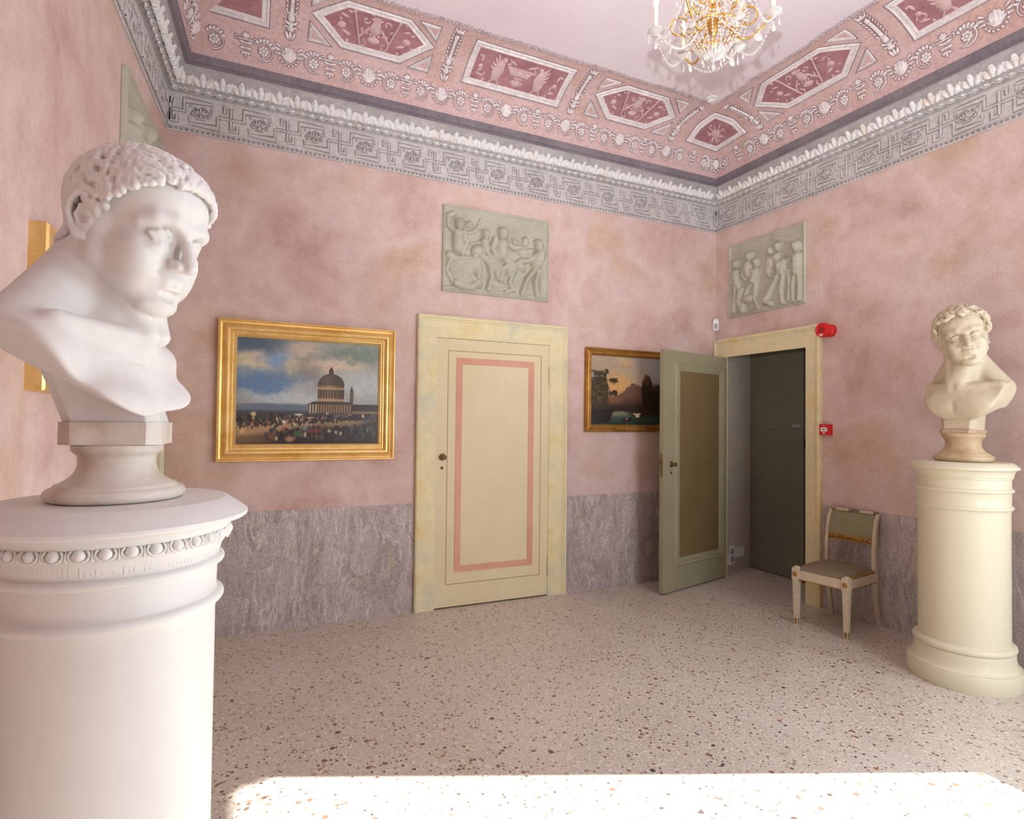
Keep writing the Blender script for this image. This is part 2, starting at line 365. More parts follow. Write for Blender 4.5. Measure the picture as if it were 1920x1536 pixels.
V, F = ring_loft([tuple(p) for p in PROF]); b = MB(); b.add(V, F, 0)
V, F = ring_loft([(.72, ZC), (1.4, ZC)]); b.add(V, F, 1); b.add([(*corner(k, 1.4), ZC) for k in ('BR', 'BL', 'FL', 'FR')], [(0, 1, 2, 3)], 1)
V, F = ring_loft([(-.3, 4.7), (.17, 4.17)]); b.add(V, F, 0)
b.add([(*corner(k, -.3), 4.7) for k in ('BR', 'BL', 'FL', 'FR')], [(3, 2, 1, 0)], 1)
ceiling = struct(b.obj('ceiling', [M_COVE, M_CEIL]))
# dark ledge between crown and cove, crown moulding, frieze
V, F = ring_loft([(.125, 4.105), (.135, 4.108), (.137, 4.12), (.152, 4.125), (.160, 4.15), (.172, 4.172), (.12, 4.19)]); b = MB(); b.add(V, F); struct(b.obj('trim_1', M_LEDGE))
V, F = ring_loft([(0, 3.94), (.014, 3.945), (.018, 3.957), (.03, 3.96), (.05, 3.966), (.062, 3.98), (.066, 3.99), (.07, 4.005), (.09, 4.03), (.112, 4.055), (.124, 4.085), (.13, 4.092), (.13, 4.106), (.0, 4.106)])
b = MB(); b.add(V, F); crown = struct(b.obj('trim_2', M_CROWN_G))
V, F = ring_loft([(0, ZB), (.012, ZB), (.016, ZB+.006), (.016, ZB+.03), (.008, ZB+.036), (.006, ZB+.05), (.006, 3.925), (.012, 3.93), (.012, 3.95), (0, 3.95)])
b = MB(); b.add(V, F); frieze = struct(b.obj('trim_3', M_FRIEZE))

# ================================================================== low relief ornament drawn on a curved surface
class Orn:
    """2D strokes laid on a surface map f(s, v, h); every stroke is a low dome over a slightly wider flat outline"""
    def __init__(s, f, out=.007, hi=.007): s.f = f; s.mb = MB(); s.out = out; s.hi = hi; s.T = lambda x, y: (x, y)
    def place(s, cs, cv, sc=1., rot=0., mir=1):
        c, n = math.cos(rot), math.sin(rot)
        s.T = lambda x, y: (cs + sc*(c*x*mir - n*y), cv + sc*(n*x*mir + c*y)); s.sc = sc; return s
    def poly(s, pts, h=None, c=None, outline=True):
        h = s.hi if h is None else h
        P = [s.T(*p) for p in pts]; cx = sum(p[0] for p in P)/len(P); cy = sum(p[1] for p in P)/len(P)
        if c: cx, cy = s.T(*c)
        def fan(Q, h0, hm, h1, mi):
            n = len(Q); V = [s.f(q[0], q[1], h0) for q in Q]
            if hm is not None:
                V += [s.f(cx+(q[0]-cx)*.6, cy+(q[1]-cy)*.6, hm) for q in Q]; V.append(s.f(cx, cy, h1))
                F = [(i, (i+1) % n, n+(i+1) % n, n+i) for i in range(n)] + [(n+i, n+(i+1) % n, 2*n) for i in range(n)]
            else: V.append(s.f(cx, cy, h1)); F = [(i, (i+1) % n, n) for i in range(n)]
            s.mb.add(V, F, mi)
        if outline and s.out:
            Q = []
            for q in P:
                d = math.hypot(q[0]-cx, q[1]-cy)+1e-9; k = (d+s.out)/d; Q.append((cx+(q[0]-cx)*k, cy+(q[1]-cy)*k))
            fan(Q, .0012, None, .0012, 1)
        fan(P, .0018, h*.8, h, 0)
    def disc(s, x, y, r, n=10, h=None, ry=None, outline=True):
        ry = ry or r; s.poly([(x+r*math.cos(2*PI*i/n), y+ry*math.sin(2*PI*i/n)) for i in range(n)], h, outline=outline)
    def leaf(s, x, y, ang, ln, wd, h=None, outline=True):
        c, n = math.cos(ang), math.sin(ang); o = []
        for t, w_ in ((0, .25), (.3, .9), (.6, 1.), (.85, .55), (1, 0), (.85, -.55), (.6, -1.), (.3, -.9), (0, -.25)):
            a, b_ = t*ln, w_*wd/2; o.append((x+c*a-n*b_, y+n*a+c*b_))
        s.poly(o, h, outline=outline)
    def line(s, pts, wd, h=None, outline=True, closed=False, taper=False):
        h = s.hi if h is None else h; P = [s.T(*p) for p in pts]; m = len(P)
        nrm = []
        for i in range(m):
            a = P[(i-1) % m] if (closed or i) else P[0]; b_ = P[(i+1) % m] if (closed or i < m-1) else P[-1]
            dx, dy = b_[0]-a[0], b_[1]-a[1]; d = math.hypot(dx, dy)+1e-9
            k = 1.
            if 0 < i < m-1 or closed:
                e0 = (P[i][0]-a[0], P[i][1]-a[1]); l0 = math.hypot(*e0)+1e-9; k = 1/max(.5, abs((-dy/d)*(-e0[1]/l0)+(dx/d)*(e0[0]/l0)))
            nrm.append((-dy/d*k, dx/d*k))
        def strip(w2, prof, mi):
            V = []; F = []; n = len(prof)
            for i, (p, q) in enumerate(zip(P, nrm)):
                ww = w2*(1-.75*i/(m-1)) if taper else w2
                for t, hh in prof: V.append(s.f(p[0]+q[0]*ww*t, p[1]+q[1]*ww*t, hh))
            for i in range(m if closed else m-1):
                for j in range(n-1): F.append((i*n+j, ((i+1) % m)*n+j, ((i+1) % m)*n+j+1, i*n+j+1))
            s.mb.add(V, F, mi)
        if outline and s.out: strip(wd/2+s.out, [(-1, .0012), (1, .0012)], 1)
        strip(wd/2, [(-1, .0018), (-.5, h), (.5, h), (1, .0018)], 0)
    def spiral(s, x, y, r0, r1, a0, a1, wd, n=16, h=None, taper=False):
        s.line([(x+(r0+(r1-r0)*i/n)*math.cos(a0+(a1-a0)*i/n), y+(r0+(r1-r0)*i/n)*math.sin(a0+(a1-a0)*i/n)) for i in range(n+1)], wd, h, taper=taper)
    def obj(s, name, mats, parent, **k): return s.mb.obj(name, mats, parent, smooth=True, **k)

# ---- frieze : meander with rosettes between the crosses
def fz(wl):
    return lambda s, v, h=0.: wallpt(wl, s, .0055+h, v)
def frieze_run(wl, centres, lo, hi):
    o = Orn(fz(wl), out=.006, hi=.009); z0 = 3.822; K = .083; wd = .017; P = .39
    clip = lambda pts, c: [(min(max(x+c, lo), hi)-c, y) for x, y in pts]
    for c in centres:
        o.place(c, z0)
        L_ = lambda pts: o.line(clip(pts, c), wd)
        L_([(0, -K), (0, K), (-.042, K), (-.042, .036)])
        L_([(0, -K+.001), (.042, -K), (.042, -.036)])
        L_([(-.088, 0), (0, 0), (.088, 0), (.088, K), (P-.122, K), (P-.122, .036)])
        L_([(-.088, 0), (-.088, -K), (-P+.122, -K), (-P+.122, -.036)])
        if lo < c+P/2-.06 and c+P/2+.06 < hi:
            o.place(c+P/2, z0); 
            for q in range(6): o.disc(-.066+.026*q+.004*(q % 2), .045-.012*(q % 3), .006, 6, .007)
            for k in (-2, -1, 0, 1, 2): o.leaf(k*.008, -.010, PI/2-k*.42, .058-.006*abs(k), .017, .014)
            for sg in (-1, 1):
                o.spiral(sg*.045, -.012, .016, .004, PI/2, PI/2-sg*4.5, .008, 8, .011)
            o.disc(0, -.02, .016, 8, .014, ry=.01); o.line([(-.03, -.036), (.03, -.036)], .009, .011)
    return o.obj('meander_relief', [M_FRIEZE, M_FRIEZE_D], frieze)
frieze_run('B', [-4.751+.3965*i-.003*i for i in range(-1, 13)], L+.02, -.02)
frieze_run('R', [-.389-.367*i for i in range(-1, 10)], -4.1, -.02)
frieze_run('L', [-.389-.385*i for i in range(-1, 7)], -3.2, -.02)
def bead_run(wl, lo, hi):
    b = MB(); s = lo+.02
    while s < hi-.01:
        b.box((s, .015, ZB+.008), (s+.018, .0205, ZB+.026), T=lambda a, d, z: wallpt(wl, a, d, z)); s += .034
    return b.obj('bead_row', M_FRIEZE_D, frieze)
bead_run('B', L, 0); bead_run('R', -4.1, 0); bead_run('L', -3.2, 0)
# ---- crown : egg and dart below, acanthus above
def eggs(wl, lo, hi):
    b = MB(); s = lo+.05; n0 = (.6, -.8)
    while s < hi-.04:
        for dx, r in ((0, (.023, .015, .016)), (.036, (.006, .011, .015))):
            if s+dx < hi-.03: b.ell((0, 0, 0), r, 8, 5, T=lambda x, y, z: wallpt(wl, s+dx+x, .046+y*.6+z*.45, 3.974-y*.8+z*.6))
        b.tube([wallpt(wl, s+.027*math.cos(a), .046+.4*.016*math.sin(a)+.006, 3.972+.85*.017*math.sin(a)-.006) for a in np.linspace(PI, 2*PI, 6)], .0035, 5)
        s += .072
    return b.obj('egg_and_dart_row', M_CROWN, crown, smooth=True)
def acanthus(wl, lo, hi):
    def f(s, v, h=0.):   # v 0..1 from bottom to top of the cyma
        pr = [(.066, 3.99), (.07, 4.005), (.09, 4.03), (.112, 4.055), (.124, 4.085)]; t = min(max(v, 0), .999)*4; i = int(t); t -= i
        p = pr[i][0]+t*(pr[i+1][0]-pr[i][0]); z = pr[i][1]+t*(pr[i+1][1]-pr[i][1]); return wallpt(wl, s, p+h*.75, z-h*.6)
    b = MB()
    s = lo+.10; k = 0; rnd = random.Random(4)
    def lf(x, v0, ang, ln, wd, h):
        c, n = math.cos(ang), math.sin(ang); V = []; F = []
        rows = ((0, .6), (.25, .95), (.55, 1.1), (.82, .9), (1, .40))
        for t, w_ in rows:
            for q in (-1, -.5, 0, .5, 1):
                a, bb = t*ln, q*w_*wd/2
                V.append(f(x+(c*a-n*bb), v0+(n*a+c*bb)/.105, h*(1-abs(q)**2*.85)*math.sin(PI*min(max(t*.85+.12, 0), 1))+.001))
        for j in range(4):
            for i in range(4): F.append((j*5+i, j*5+i+1, j*5+6+i, j*5+5+i))
        b.add(V, F)
    while s < hi-.09:
        # broad shell-like leaf
        for a in (-.75, .75, 0): lf(s+a*.026, .02, PI/2-a*.75, .084-.016*abs(a), .046, .030)
        # tall husk between
        for a in (0,): lf(s+.064+a*.018, .02, PI/2-a*.9, .070, .026, .016)
        b.ell((0, 0, 0), (.017, .014, .016), 8, 5, T=lambda x, y, z: wallpt(wl, s+x, .112+y, 4.052+z))
        s += .128
    return b.obj('acanthus_row', M_CROWN, crown, smooth=True)
for wl, lo, hi in (('B', L, 0), ('R', -4.1, 0), ('L', -3.2, 0)): eggs(wl, lo, hi); acanthus(wl, lo, hi)

# ---- ceiling border : shells, scrolls with rosettes, palmettes
def scroll_border(wl, shells, palms):
    o = Orn(cove(wl), out=.0055, hi=.011)
    for c in shells:
        o.place(c, .150, 1.12)
        for k in range(-3, 4): o.leaf(0, -.035, PI/2-k*.36, .085-.008*abs(k), .022, .013)
        o.poly([(-.034, -.03), (-.04, .005), (-.02, .035), (.02, .035), (.04, .005), (.034, -.03), (.015, -.05), (-.015, -.05)], .018)
        for k in (-1, 0, 1): o.leaf(k*.018, -.04, PI/2-k*.12, .075, .014, .022, outline=False)
        for k in range(9):
            a = PI+PI*(k+.0)/8; o.disc(.062*math.cos(a), -.012+.062*math.sin(a), .0085, 7, .012)
        for sg in (-1, 1):
            o.leaf(sg*.05, .01, PI/2-sg*1.35, .05, .016); o.leaf(sg*.05, .025, PI/2-sg*.95, .045, .014); o.leaf(sg*.05, -.006, PI/2-sg*1.75, .045, .013)
            # rosette wrapped by an acanthus scroll
            x, y = sg*.155, -.022
            for q in range(7): a = 2*PI*q/7; o.disc(x+.022*math.cos(a), y+.022*math.sin(a), .0115, 7, .012)
            o.disc(x, y, .011, 8, .018)
            o.spiral(x, y, .048, .060, PI/2 if sg > 0 else PI/2, (PI/2+sg*3.4), .0075, 14)
            for q in range(6):
                a = PI/2 + sg*(.95-q*.36); o.leaf(x+.046*math.cos(a), y+.050*math.sin(a), a+sg*.5, .034-.002*q, .019, .012)
            o.spiral(sg*.198, y-.03, .05, .018, PI-.2 if sg > 0 else .2, (PI-.2+1.9 if sg > 0 else .2-1.9), .010, 8, taper=True)
    for c in palms:
        o.place(c, .150, 1.12)
        for k in range(-2, 3): o.leaf(0, .028, PI/2-k*.42, .042-.005*abs(k), .014)
        o.line([(-.05, .022), (.05, .022)], .011)
        for sg in (-1, 1): o.spiral(sg*.052, .03, .013, .004, -PI/2, -PI/2+sg*4, .007, 8)
        for j, yy in enumerate((-.0, -.028, -.055)):
            for sg in (-1, 1): o.leaf(0, yy, PI/2-sg*(1.35+.2*j), .045-.007*j, .017)
            o.disc(0, yy, .009, 6, .014)
        o.leaf(0, -.062, -PI/2, .025, .014)
    return o.obj('scroll_border', [M_ORN, M_ORN_D], ceiling)
SB = [-4.957+.590*i for i in range(0, 9)]; SB = [-4.94, -4.367, -3.779, -3.187, -2.597, -2.006, -1.41, -.853, -.19]
scroll_border('B', SB[1:], [-4.66]+[(a+b_)/2 for a, b_ in zip(SB[1:], SB[2:])])
SRr = [-.18, -.807, -1.43, -2.06, -2.67, -3.28, -3.9]
scroll_border('R', SRr[1:], [(a+b_)/2 for a, b_ in zip(SRr, SRr[1:])])
scroll_border('L', [-.25, -.85, -1.45], [-.55, -1.15])
# ---- garland line at the edge of the flat
def garland(wl, lo, hi):
    o = Orn(cove(wl), out=.003, hi=.007); rnd = random.Random(7); s = lo
    while s < hi:
        v = .745+.006*math.sin(s*9)
        o.place(s, v)
        for sg in (-1, 1): o.leaf(0, 0, sg*(.6+rnd.random()*.4), .030+rnd.random()*.012, .013)
        if int(s*30) % 3 == 0: o.disc(.012, 0, .010, 6)
        if int(s*30) % 5 == 0: o.leaf(0, .0, PI+rnd.uniform(-1, 1), .035, .012)
        s += .030
    return o.obj('leaf_garland', [M_BEAD, M_ORN], ceiling)
garland('B', L+.8, -.78); garland('R', -4.0, -.74)
M_BEAD2 = mottled('pale_grey_garland', [(.4, srgb(176, 160, 164)), (.6, srgb(196, 180, 182))], 12, .85)
for ob in ceiling.children:
    if ob.name.startswith('leaf_garland'): ob.data.materials[0] = M_BEAD2; ob.data.materials[1] = M_COVE
# ---- ribs with candelabra ornament
def rib(wl, path):
    f = cove(wl); o = Orn(f, out=.008, hi=.011)
    P = [np.array(p) for p in path]; seg = [np.hypot(*(b_-a)) for a, b_ in zip(P, P[1:])]; tot = sum(seg)
    def at(t):
        d = t*tot
        for i, g in enumerate(seg):
            if d <= g or i == len(seg)-1:
                q = P[i]+(P[i+1]-P[i])*d/g; dr = (P[i+1]-P[i])/g; return q, math.atan2(dr[1], dr[0])
            d -= g
    def put(t): q, a = at(t); o.place(q[0], q[1], 1., a-PI/2); return o
    put(.06)
    for k in (-1, 0, 1): o.leaf(k*.012, -.02, PI/2-k*.35, .06, .02)
    put(.18); o.disc(0, 0, .026, 10, .02, ry=.02); o.disc(0, .026, .018, 8, .016)
    put(.24)
    for sg in (-1, 1): o.leaf(sg*.012, 0, PI/2-sg*.9, .045, .016); o.leaf(sg*.01, -.02, PI/2-sg*1.4, .04, .014)
    put(.34); o.disc(0, 0, .024, 10, .018, ry=.03); o.line([(-.03, -.035), (.03, -.035)], .010); o.line([(-.03, .034), (.03, .034)], .010)
    q0, _ = at(.44); q1, _ = at(.86)
    o.place(0, 0)
    o.line([tuple(at(t)[0]) for t in np.linspace(.43, .88, 8)], .026, .012)
    for t in np.linspace(.42, .95, 9):
        put(t)
        for sg in (-1, 1): o.leaf(sg*.026, 0, PI/2-sg*.5, .03, .011, .006)
    put(.90); 
    for sg in (-1, 1): o.leaf(0, 0, PI/2-sg*.8, .05, .018)
    o.leaf(0, 0, PI/2, .05, .02)
    put(.80); o.disc(0, 0, .02, 8, .016)
    return o.obj('candelabra_rib', [M_ORN, M_ORN_D], ceiling)
for x in (-4.367, -3.19, -2.0): rib('B', [(x, .235), (x, .71)])
rib('B', [(-.853, .235), (-.866, .35), (-.85, .47), (-.795, .68)])
for y in (-2.065, -3.28): rib('R', [(y, .235), (y, .71)])
rib('R', [(-.825, .235), (-.83, .35), (-.81, .45), (-.755, .67)])
# ---- coffered panels
def densify(pts, n=6): 
    out = []
    for a, b_ in zip(pts, pts[1:]+pts[:1]):
        for i in range(n): out.append((a[0]+(b_[0]-a[0])*i/n, a[1]+(b_[1]-a[1])*i/n))
    return out
def inset(pts, d):
    cx = sum(p[0] for p in pts)/len(pts); cy = sum(p[1] for p in pts)/len(pts); n = len(pts); out = []
    area = sum(pts[i][0]*pts[(i+1) % n][1]-pts[(i+1) % n][0]*pts[i][1] for i in range(n)); sg = 1 if area > 0 else -1
    for i in range(n):
        a, p, b_ = pts[i-1], pts[i], pts[(i+1) % n]
        e0 = np.array(p)-np.array(a); e1 = np.array(b_)-np.array(p); e0 = e0/np.hypot(*e0); e1 = e1/np.hypot(*e1)
        n0 = sg*np.array([-e0[1], e0[0]]); n1 = sg*np.array([-e1[1], e1[0]]); m = (n0+n1); m = m/(m@n0+1e-9)
        out.append((p[0]+m[0]*d, p[1]+m[1]*d))
    return out
def panel_frame(wl, pts, wd=.052, name='panel_frame', fill=True, parent=None):
    f = cove(wl) if isinstance(wl, str) else wl
    o = Orn(f, out=.004, hi=.008); N = 8
    rings = [(0, .002), (.006, .010), (wd*.22, .011), (wd*.30, .004), (wd*.62, .004), (wd*.72, .009), (wd*.9, .009), (wd, .0015)]
    V = []; loops = []
    for d, h in rings: loops.append([(q, h) for q in densify(inset(pts, d), N)])
    n = len(loops[0]); V = [f(q[0], q[1], h) for lp in loops for q, h in lp]
    F = [(j*n+i, j*n+(i+1) % n, (j+1)*n+(i+1) % n, (j+1)*n+i) for j in range(len(rings)-1) for i in range(n)]
    o.mb.add(V, F, 0)
    # dark outer line
    a = densify(inset(pts, -.008), N); b_ = densify(inset(pts, .001), N)
    o.mb.add([f(q[0], q[1], .0015) for q in a]+[f(q[0], q[1], .002) for q in b_], [(i, (i+1) % n, n+(i+1) % n, n+i) for i in range(n)], 1)
    # bead row in the hollow
    mid = inset(pts, wd*.46); 
    for p, q in zip(mid, mid[1:]+mid[:1]):
        ln = math.hypot(q[0]-p[0], q[1]-p[1]); k = max(3, int(ln/.0165))
        for i in range(k):
            t = (i+.5)/k; x, y = p[0]+(q[0]-p[0])*t, p[1]+(q[1]-p[1])*t; o.place(x, y); o.poly([(-.0035, -.0035), (.0035, -.0035), (.0035, .0035), (-.0035, .0035)], .0055, outline=False)
            o.mb.m[-8:] = [1]*8
    fr = o.obj(name, [M_ORN, M_BEAD], parent or ceiling)
    if fill:
        g = densify(inset(pts, wd*.95), N); cx = sum(p[0] for p in g)/len(g); cy = sum(p[1] for p in g)/len(g)
        m = MB(); R_ = 6; V = []; F = []; k = len(g)
        for j in range(R_+1):
            t = 1-j/R_*.999; V += [f(cx+(p[0]-cx)*t, cy+(p[1]-cy)*t, .0016) for p in g]
        for j in range(R_): F += [(j*k+i, j*k+(i+1) % k, (j+1)*k+(i+1) % k, (j+1)*k+i) for i in range(k)]
        m.add(V, F, 0); pf = m.obj('panel_ground', M_PANEL, fr)
    return fr
def trophy(wl, cx, cy, kind, parent, sc=1.):
    """raised motif in the rose panels"""
    o = Orn(cove(wl) if isinstance(wl, str) else wl, out=.004, hi=.010); o.place(cx, cy, sc)
    if kind == 'hex':
        o.disc(0, -.075, .045, 12, .014, ry=.026); o.disc(0, -.075, .026, 10, .018, ry=.014)
        for sg in (-1, 1):
            o.line([(sg*.10, -.12), (sg*.16, .10)], .014); o.leaf(sg*.16, .09, PI/2-sg*.2, .04, .026)
            o.line([(sg*.04, .02), (sg*.11, -.07)], .018); o.disc(sg*.24, -.02, .030, 10, ry=.026); o.disc(sg*.24, -.02, .014, 8, .014)
            o.spiral(sg*.075, .07, .03, .008, 0, sg*5, .011, 10); o.spiral(sg*.085, -.115, .034, .01, PI/2, PI/2+sg*5, .010, 10)
            o.leaf(sg*.17, -.08, PI/2-sg*1.2, .07, .024); o.leaf(sg*.2, .05, PI/2-sg*1.3, .06, .02); o.disc(sg*.19, -.125, .012, 7); o.disc(sg*.29, -.06, .010, 7)
        o.poly([(-.045, .0), (-.03, .06), (0, .09), (.03, .06), (.045, 0), (.02, -.03), (-.02, -.03)], .016)
        for k in (-2, -1, 0, 1, 2): o.leaf(0, .065, PI/2-k*.5, .055, .018)
        for k in range(-3, 4): o.disc(k*.03, -.042+.004*abs(k), .010, 7)
        for q, (x, y) in enumerate(((-.21, .10), (.21, .10), (-.13, .03), (.13, .03), (-.26, .04), (.26, .04), (-.10, -.03), (.10, -.03), (-.23, -.10), (.23, -.10), (-.05, .12), (.05, .12))): o.leaf(x, y, q*1.3, .035, .016)
    elif kind == 'quad':
        o.poly([(-.11, .03), (-.08, -.03), (.08, -.03), (.11, .03)], .018); o.line([(-.13, .038), (.13, .038)], .016, .018)
        o.line([(-.04, -.045), (.04, -.045)], .016); o.line([(0, -.04), (0, -.09)], .022)
        for k in range(-3, 4): o.leaf(0, -.06, -PI/2-k*.38, .065, .018)
        for sg in (-1, 1):
            o.poly([(sg*.17, -.11), (sg*.14, -.02), (sg*.15, .05), (sg*.19, .09), (sg*.22, .03), (sg*.24, -.04), (sg*.22, -.11)], .020)
            o.disc(sg*.165, .085, .022, 8, .020); o.spiral(sg*.13, .075, .03, .018, PI/2, PI/2+sg*3.4, .012, 8)
            for k in range(4): o.leaf(sg*.19, .02-.02*k, PI/2-sg*(.35+.22*k), .12-.012*k, .020)
            o.line([(sg*.17, -.10), (sg*.15, -.14)], .015); o.line([(sg*.21, -.10), (sg*.24, -.14)], .015)
            o.disc(sg*.34, -.02, .020, 8); o.spiral(sg*.33, -.06, .04, .012, 0, sg*5, .011, 10); o.leaf(sg*.30, -.10, PI/2-sg*1.3, .07, .02); o.leaf(sg*.34, .02, PI/2-sg*.2, .07, .022)
            o.disc(sg*.37, .07, .012, 7); o.disc(sg*.29, -.125, .012, 7); o.leaf(sg*.05, .06, PI/2-sg*1.0, .07, .02)
    else:
        o.disc(0, 0, .05, 12, .016)
        for k in range(6): a = 2*PI*k/6; o.disc(.10*math.cos(a), .085*math.sin(a), .012, 7, .012)
        for k in range(8): a = 2*PI*k/8; o.leaf(.04*math.cos(a), .04*math.sin(a), a+.4, .065, .022)
        for k in range(5): a = 2*PI*k/5; o.disc(.022*math.cos(a), .022*math.sin(a), .012, 7, .02)
        o.spiral(.05, -.06, .03, .01, 0, 5, .01, 8); o.spiral(-.05, .05, .03, .01, 2, 7, .01, 8)
    return o.obj('panel_figure', [M_PANEL_O, M_PANEL], parent)
def triangle(wl, pts): 
    fr = panel_frame(wl, pts, .018, 'corner_triangle', fill=False)
    o = Orn(cove(wl) if isinstance(wl, str) else wl, out=.0, hi=.006); g = inset(pts, .017); o.place(0, 0); o.poly(g, .0025); g = inset(pts, .028); o.poly(g, .006); o.mb.m[-len(g)*2:] = [0]*(len(g)*2)
    return o.obj('triangle_field', [M_COVE, M_COVE], fr)
def hexpanel(wl, c, half=.45, sx=.225):
    P = [(c-half, .478), (c-sx, .285), (c+sx, .285), (c+half, .478), (c+sx, .655), (c-sx, .655)]
    fr = panel_frame(wl, P); trophy(wl, c, .475, 'hex', fr)
    e = half+.005
    for sg in (-1, 1):
        for a, b_ in ((.275, 1), (.668, -1)):
            t = [(c+sg*e, a), (c+sg*(e-.155), a), (c+sg*e, a+b_*.135)]
            if sg*b_ > 0: t = [t[0], t[2], t[1]]
            triangle(wl, t)
hexpanel('B', -3.785); hexpanel('B', -1.408, .448, .22); hexpanel('R', -1.427, .50, .27)
for wl, c in (('B', -2.588), ('R', -2.66)):
    fr = panel_frame(wl, [(c-.452, .272), (c+.452, .272), (c+.448, .655), (c-.448, .655)]); trophy(wl, c, .462, 'quad', fr)
# corner panels straddle the mitre
def mitre(side):
    """map over both coves at a back corner; s measured from the corner line, + along the back wall"""
    fB = cove('B'); fS = cove('R' if side == 'R' else 'L')
    def f(a, v, h=0.):
        p, z, n0, n1 = cove_pz(v)
        cs = p*(1.0)                      # the mitre sits this far from each wall
        if a <= 0:   # on the back wall
            s = (-a if False else a); x = (-SR*p - cs + s) if side == 'R' else (L - SL*p + cs - s)
            x = (-SR*(-1)*0 - cs + s) if side == 'R' else (L - SL*cs + cs - s)
            return fB(x, v, h)
        return fS(-cs-a, v, h)
    return f
fm = mitre('R')
def corner_panel(f, top=.14, w1=.24):
    # outline in (a, v): a<0 back wall, a>0 side wall; sides follow the neighbouring ribs
    P = [(-.44, .285), (0, .255), (.44, .285), (0.0, .665)]
    fr = panel_frame(f, [(-.39, .280), (0, .258), (.39, .280), (.225, .47), (0, .645), (-.225, .47)], .05); trophy(f, 0, .42, 'round', fr, 1.)
    return fr
corner_panel(fm)
panel_frame('B', [(-4.93, .295), (-4.512, .285), (-4.512, .655), (-4.62, .66), (-4.90, .40)], .052)
o = Orn(fm, out=.007, hi=.011)
o.place(0, .14)
for k in range(-3, 4): o.leaf(0, -.03, PI/2-k*.36, .08-.008*abs(k), .022, .013)
o.poly([(-.034, -.03), (-.04, .005), (-.02, .035), (.02, .035), (.04, .005), (.034, -.03), (0, -.05)], .018)
for k in range(7): a = PI+PI*k/6; o.disc(.058*math.cos(a), -.012+.058*math.sin(a), .0085, 7, .012)
for sg in (-1, 1):
    x = sg*.11
    for q in range(7): a = 2*PI*q/7; o.disc(x+.02*math.cos(a), -.02+.02*math.sin(a), .011, 7, .012)
    o.spiral(x, -.02, .046, .05, 0, 6, .010, 14)
o.obj('corner_shell', [M_ORN, M_ORN_D], ceiling)
o = Orn(cove('B'), out=.0055, hi=.011); o.place(-4.865, .128, 1.1)      # last scroll before the left corner
for q in range(7): a = 2*PI*q/7; o.disc(.022*math.cos(a), .022*math.sin(a), .0115, 7, .012)
o.disc(0, 0, .011, 8, .018); o.spiral(0, 0, .048, .060, PI/2, PI/2-3.4, .0075, 14)
for q in range(6): a = PI/2-(.95-q*.36); o.leaf(.046*math.cos(a), .050*math.sin(a), a-.5, .034-.002*q, .019, .012)
o.obj('corner_scroll', [M_ORN, M_ORN_D], ceiling)

# ==== REST ====

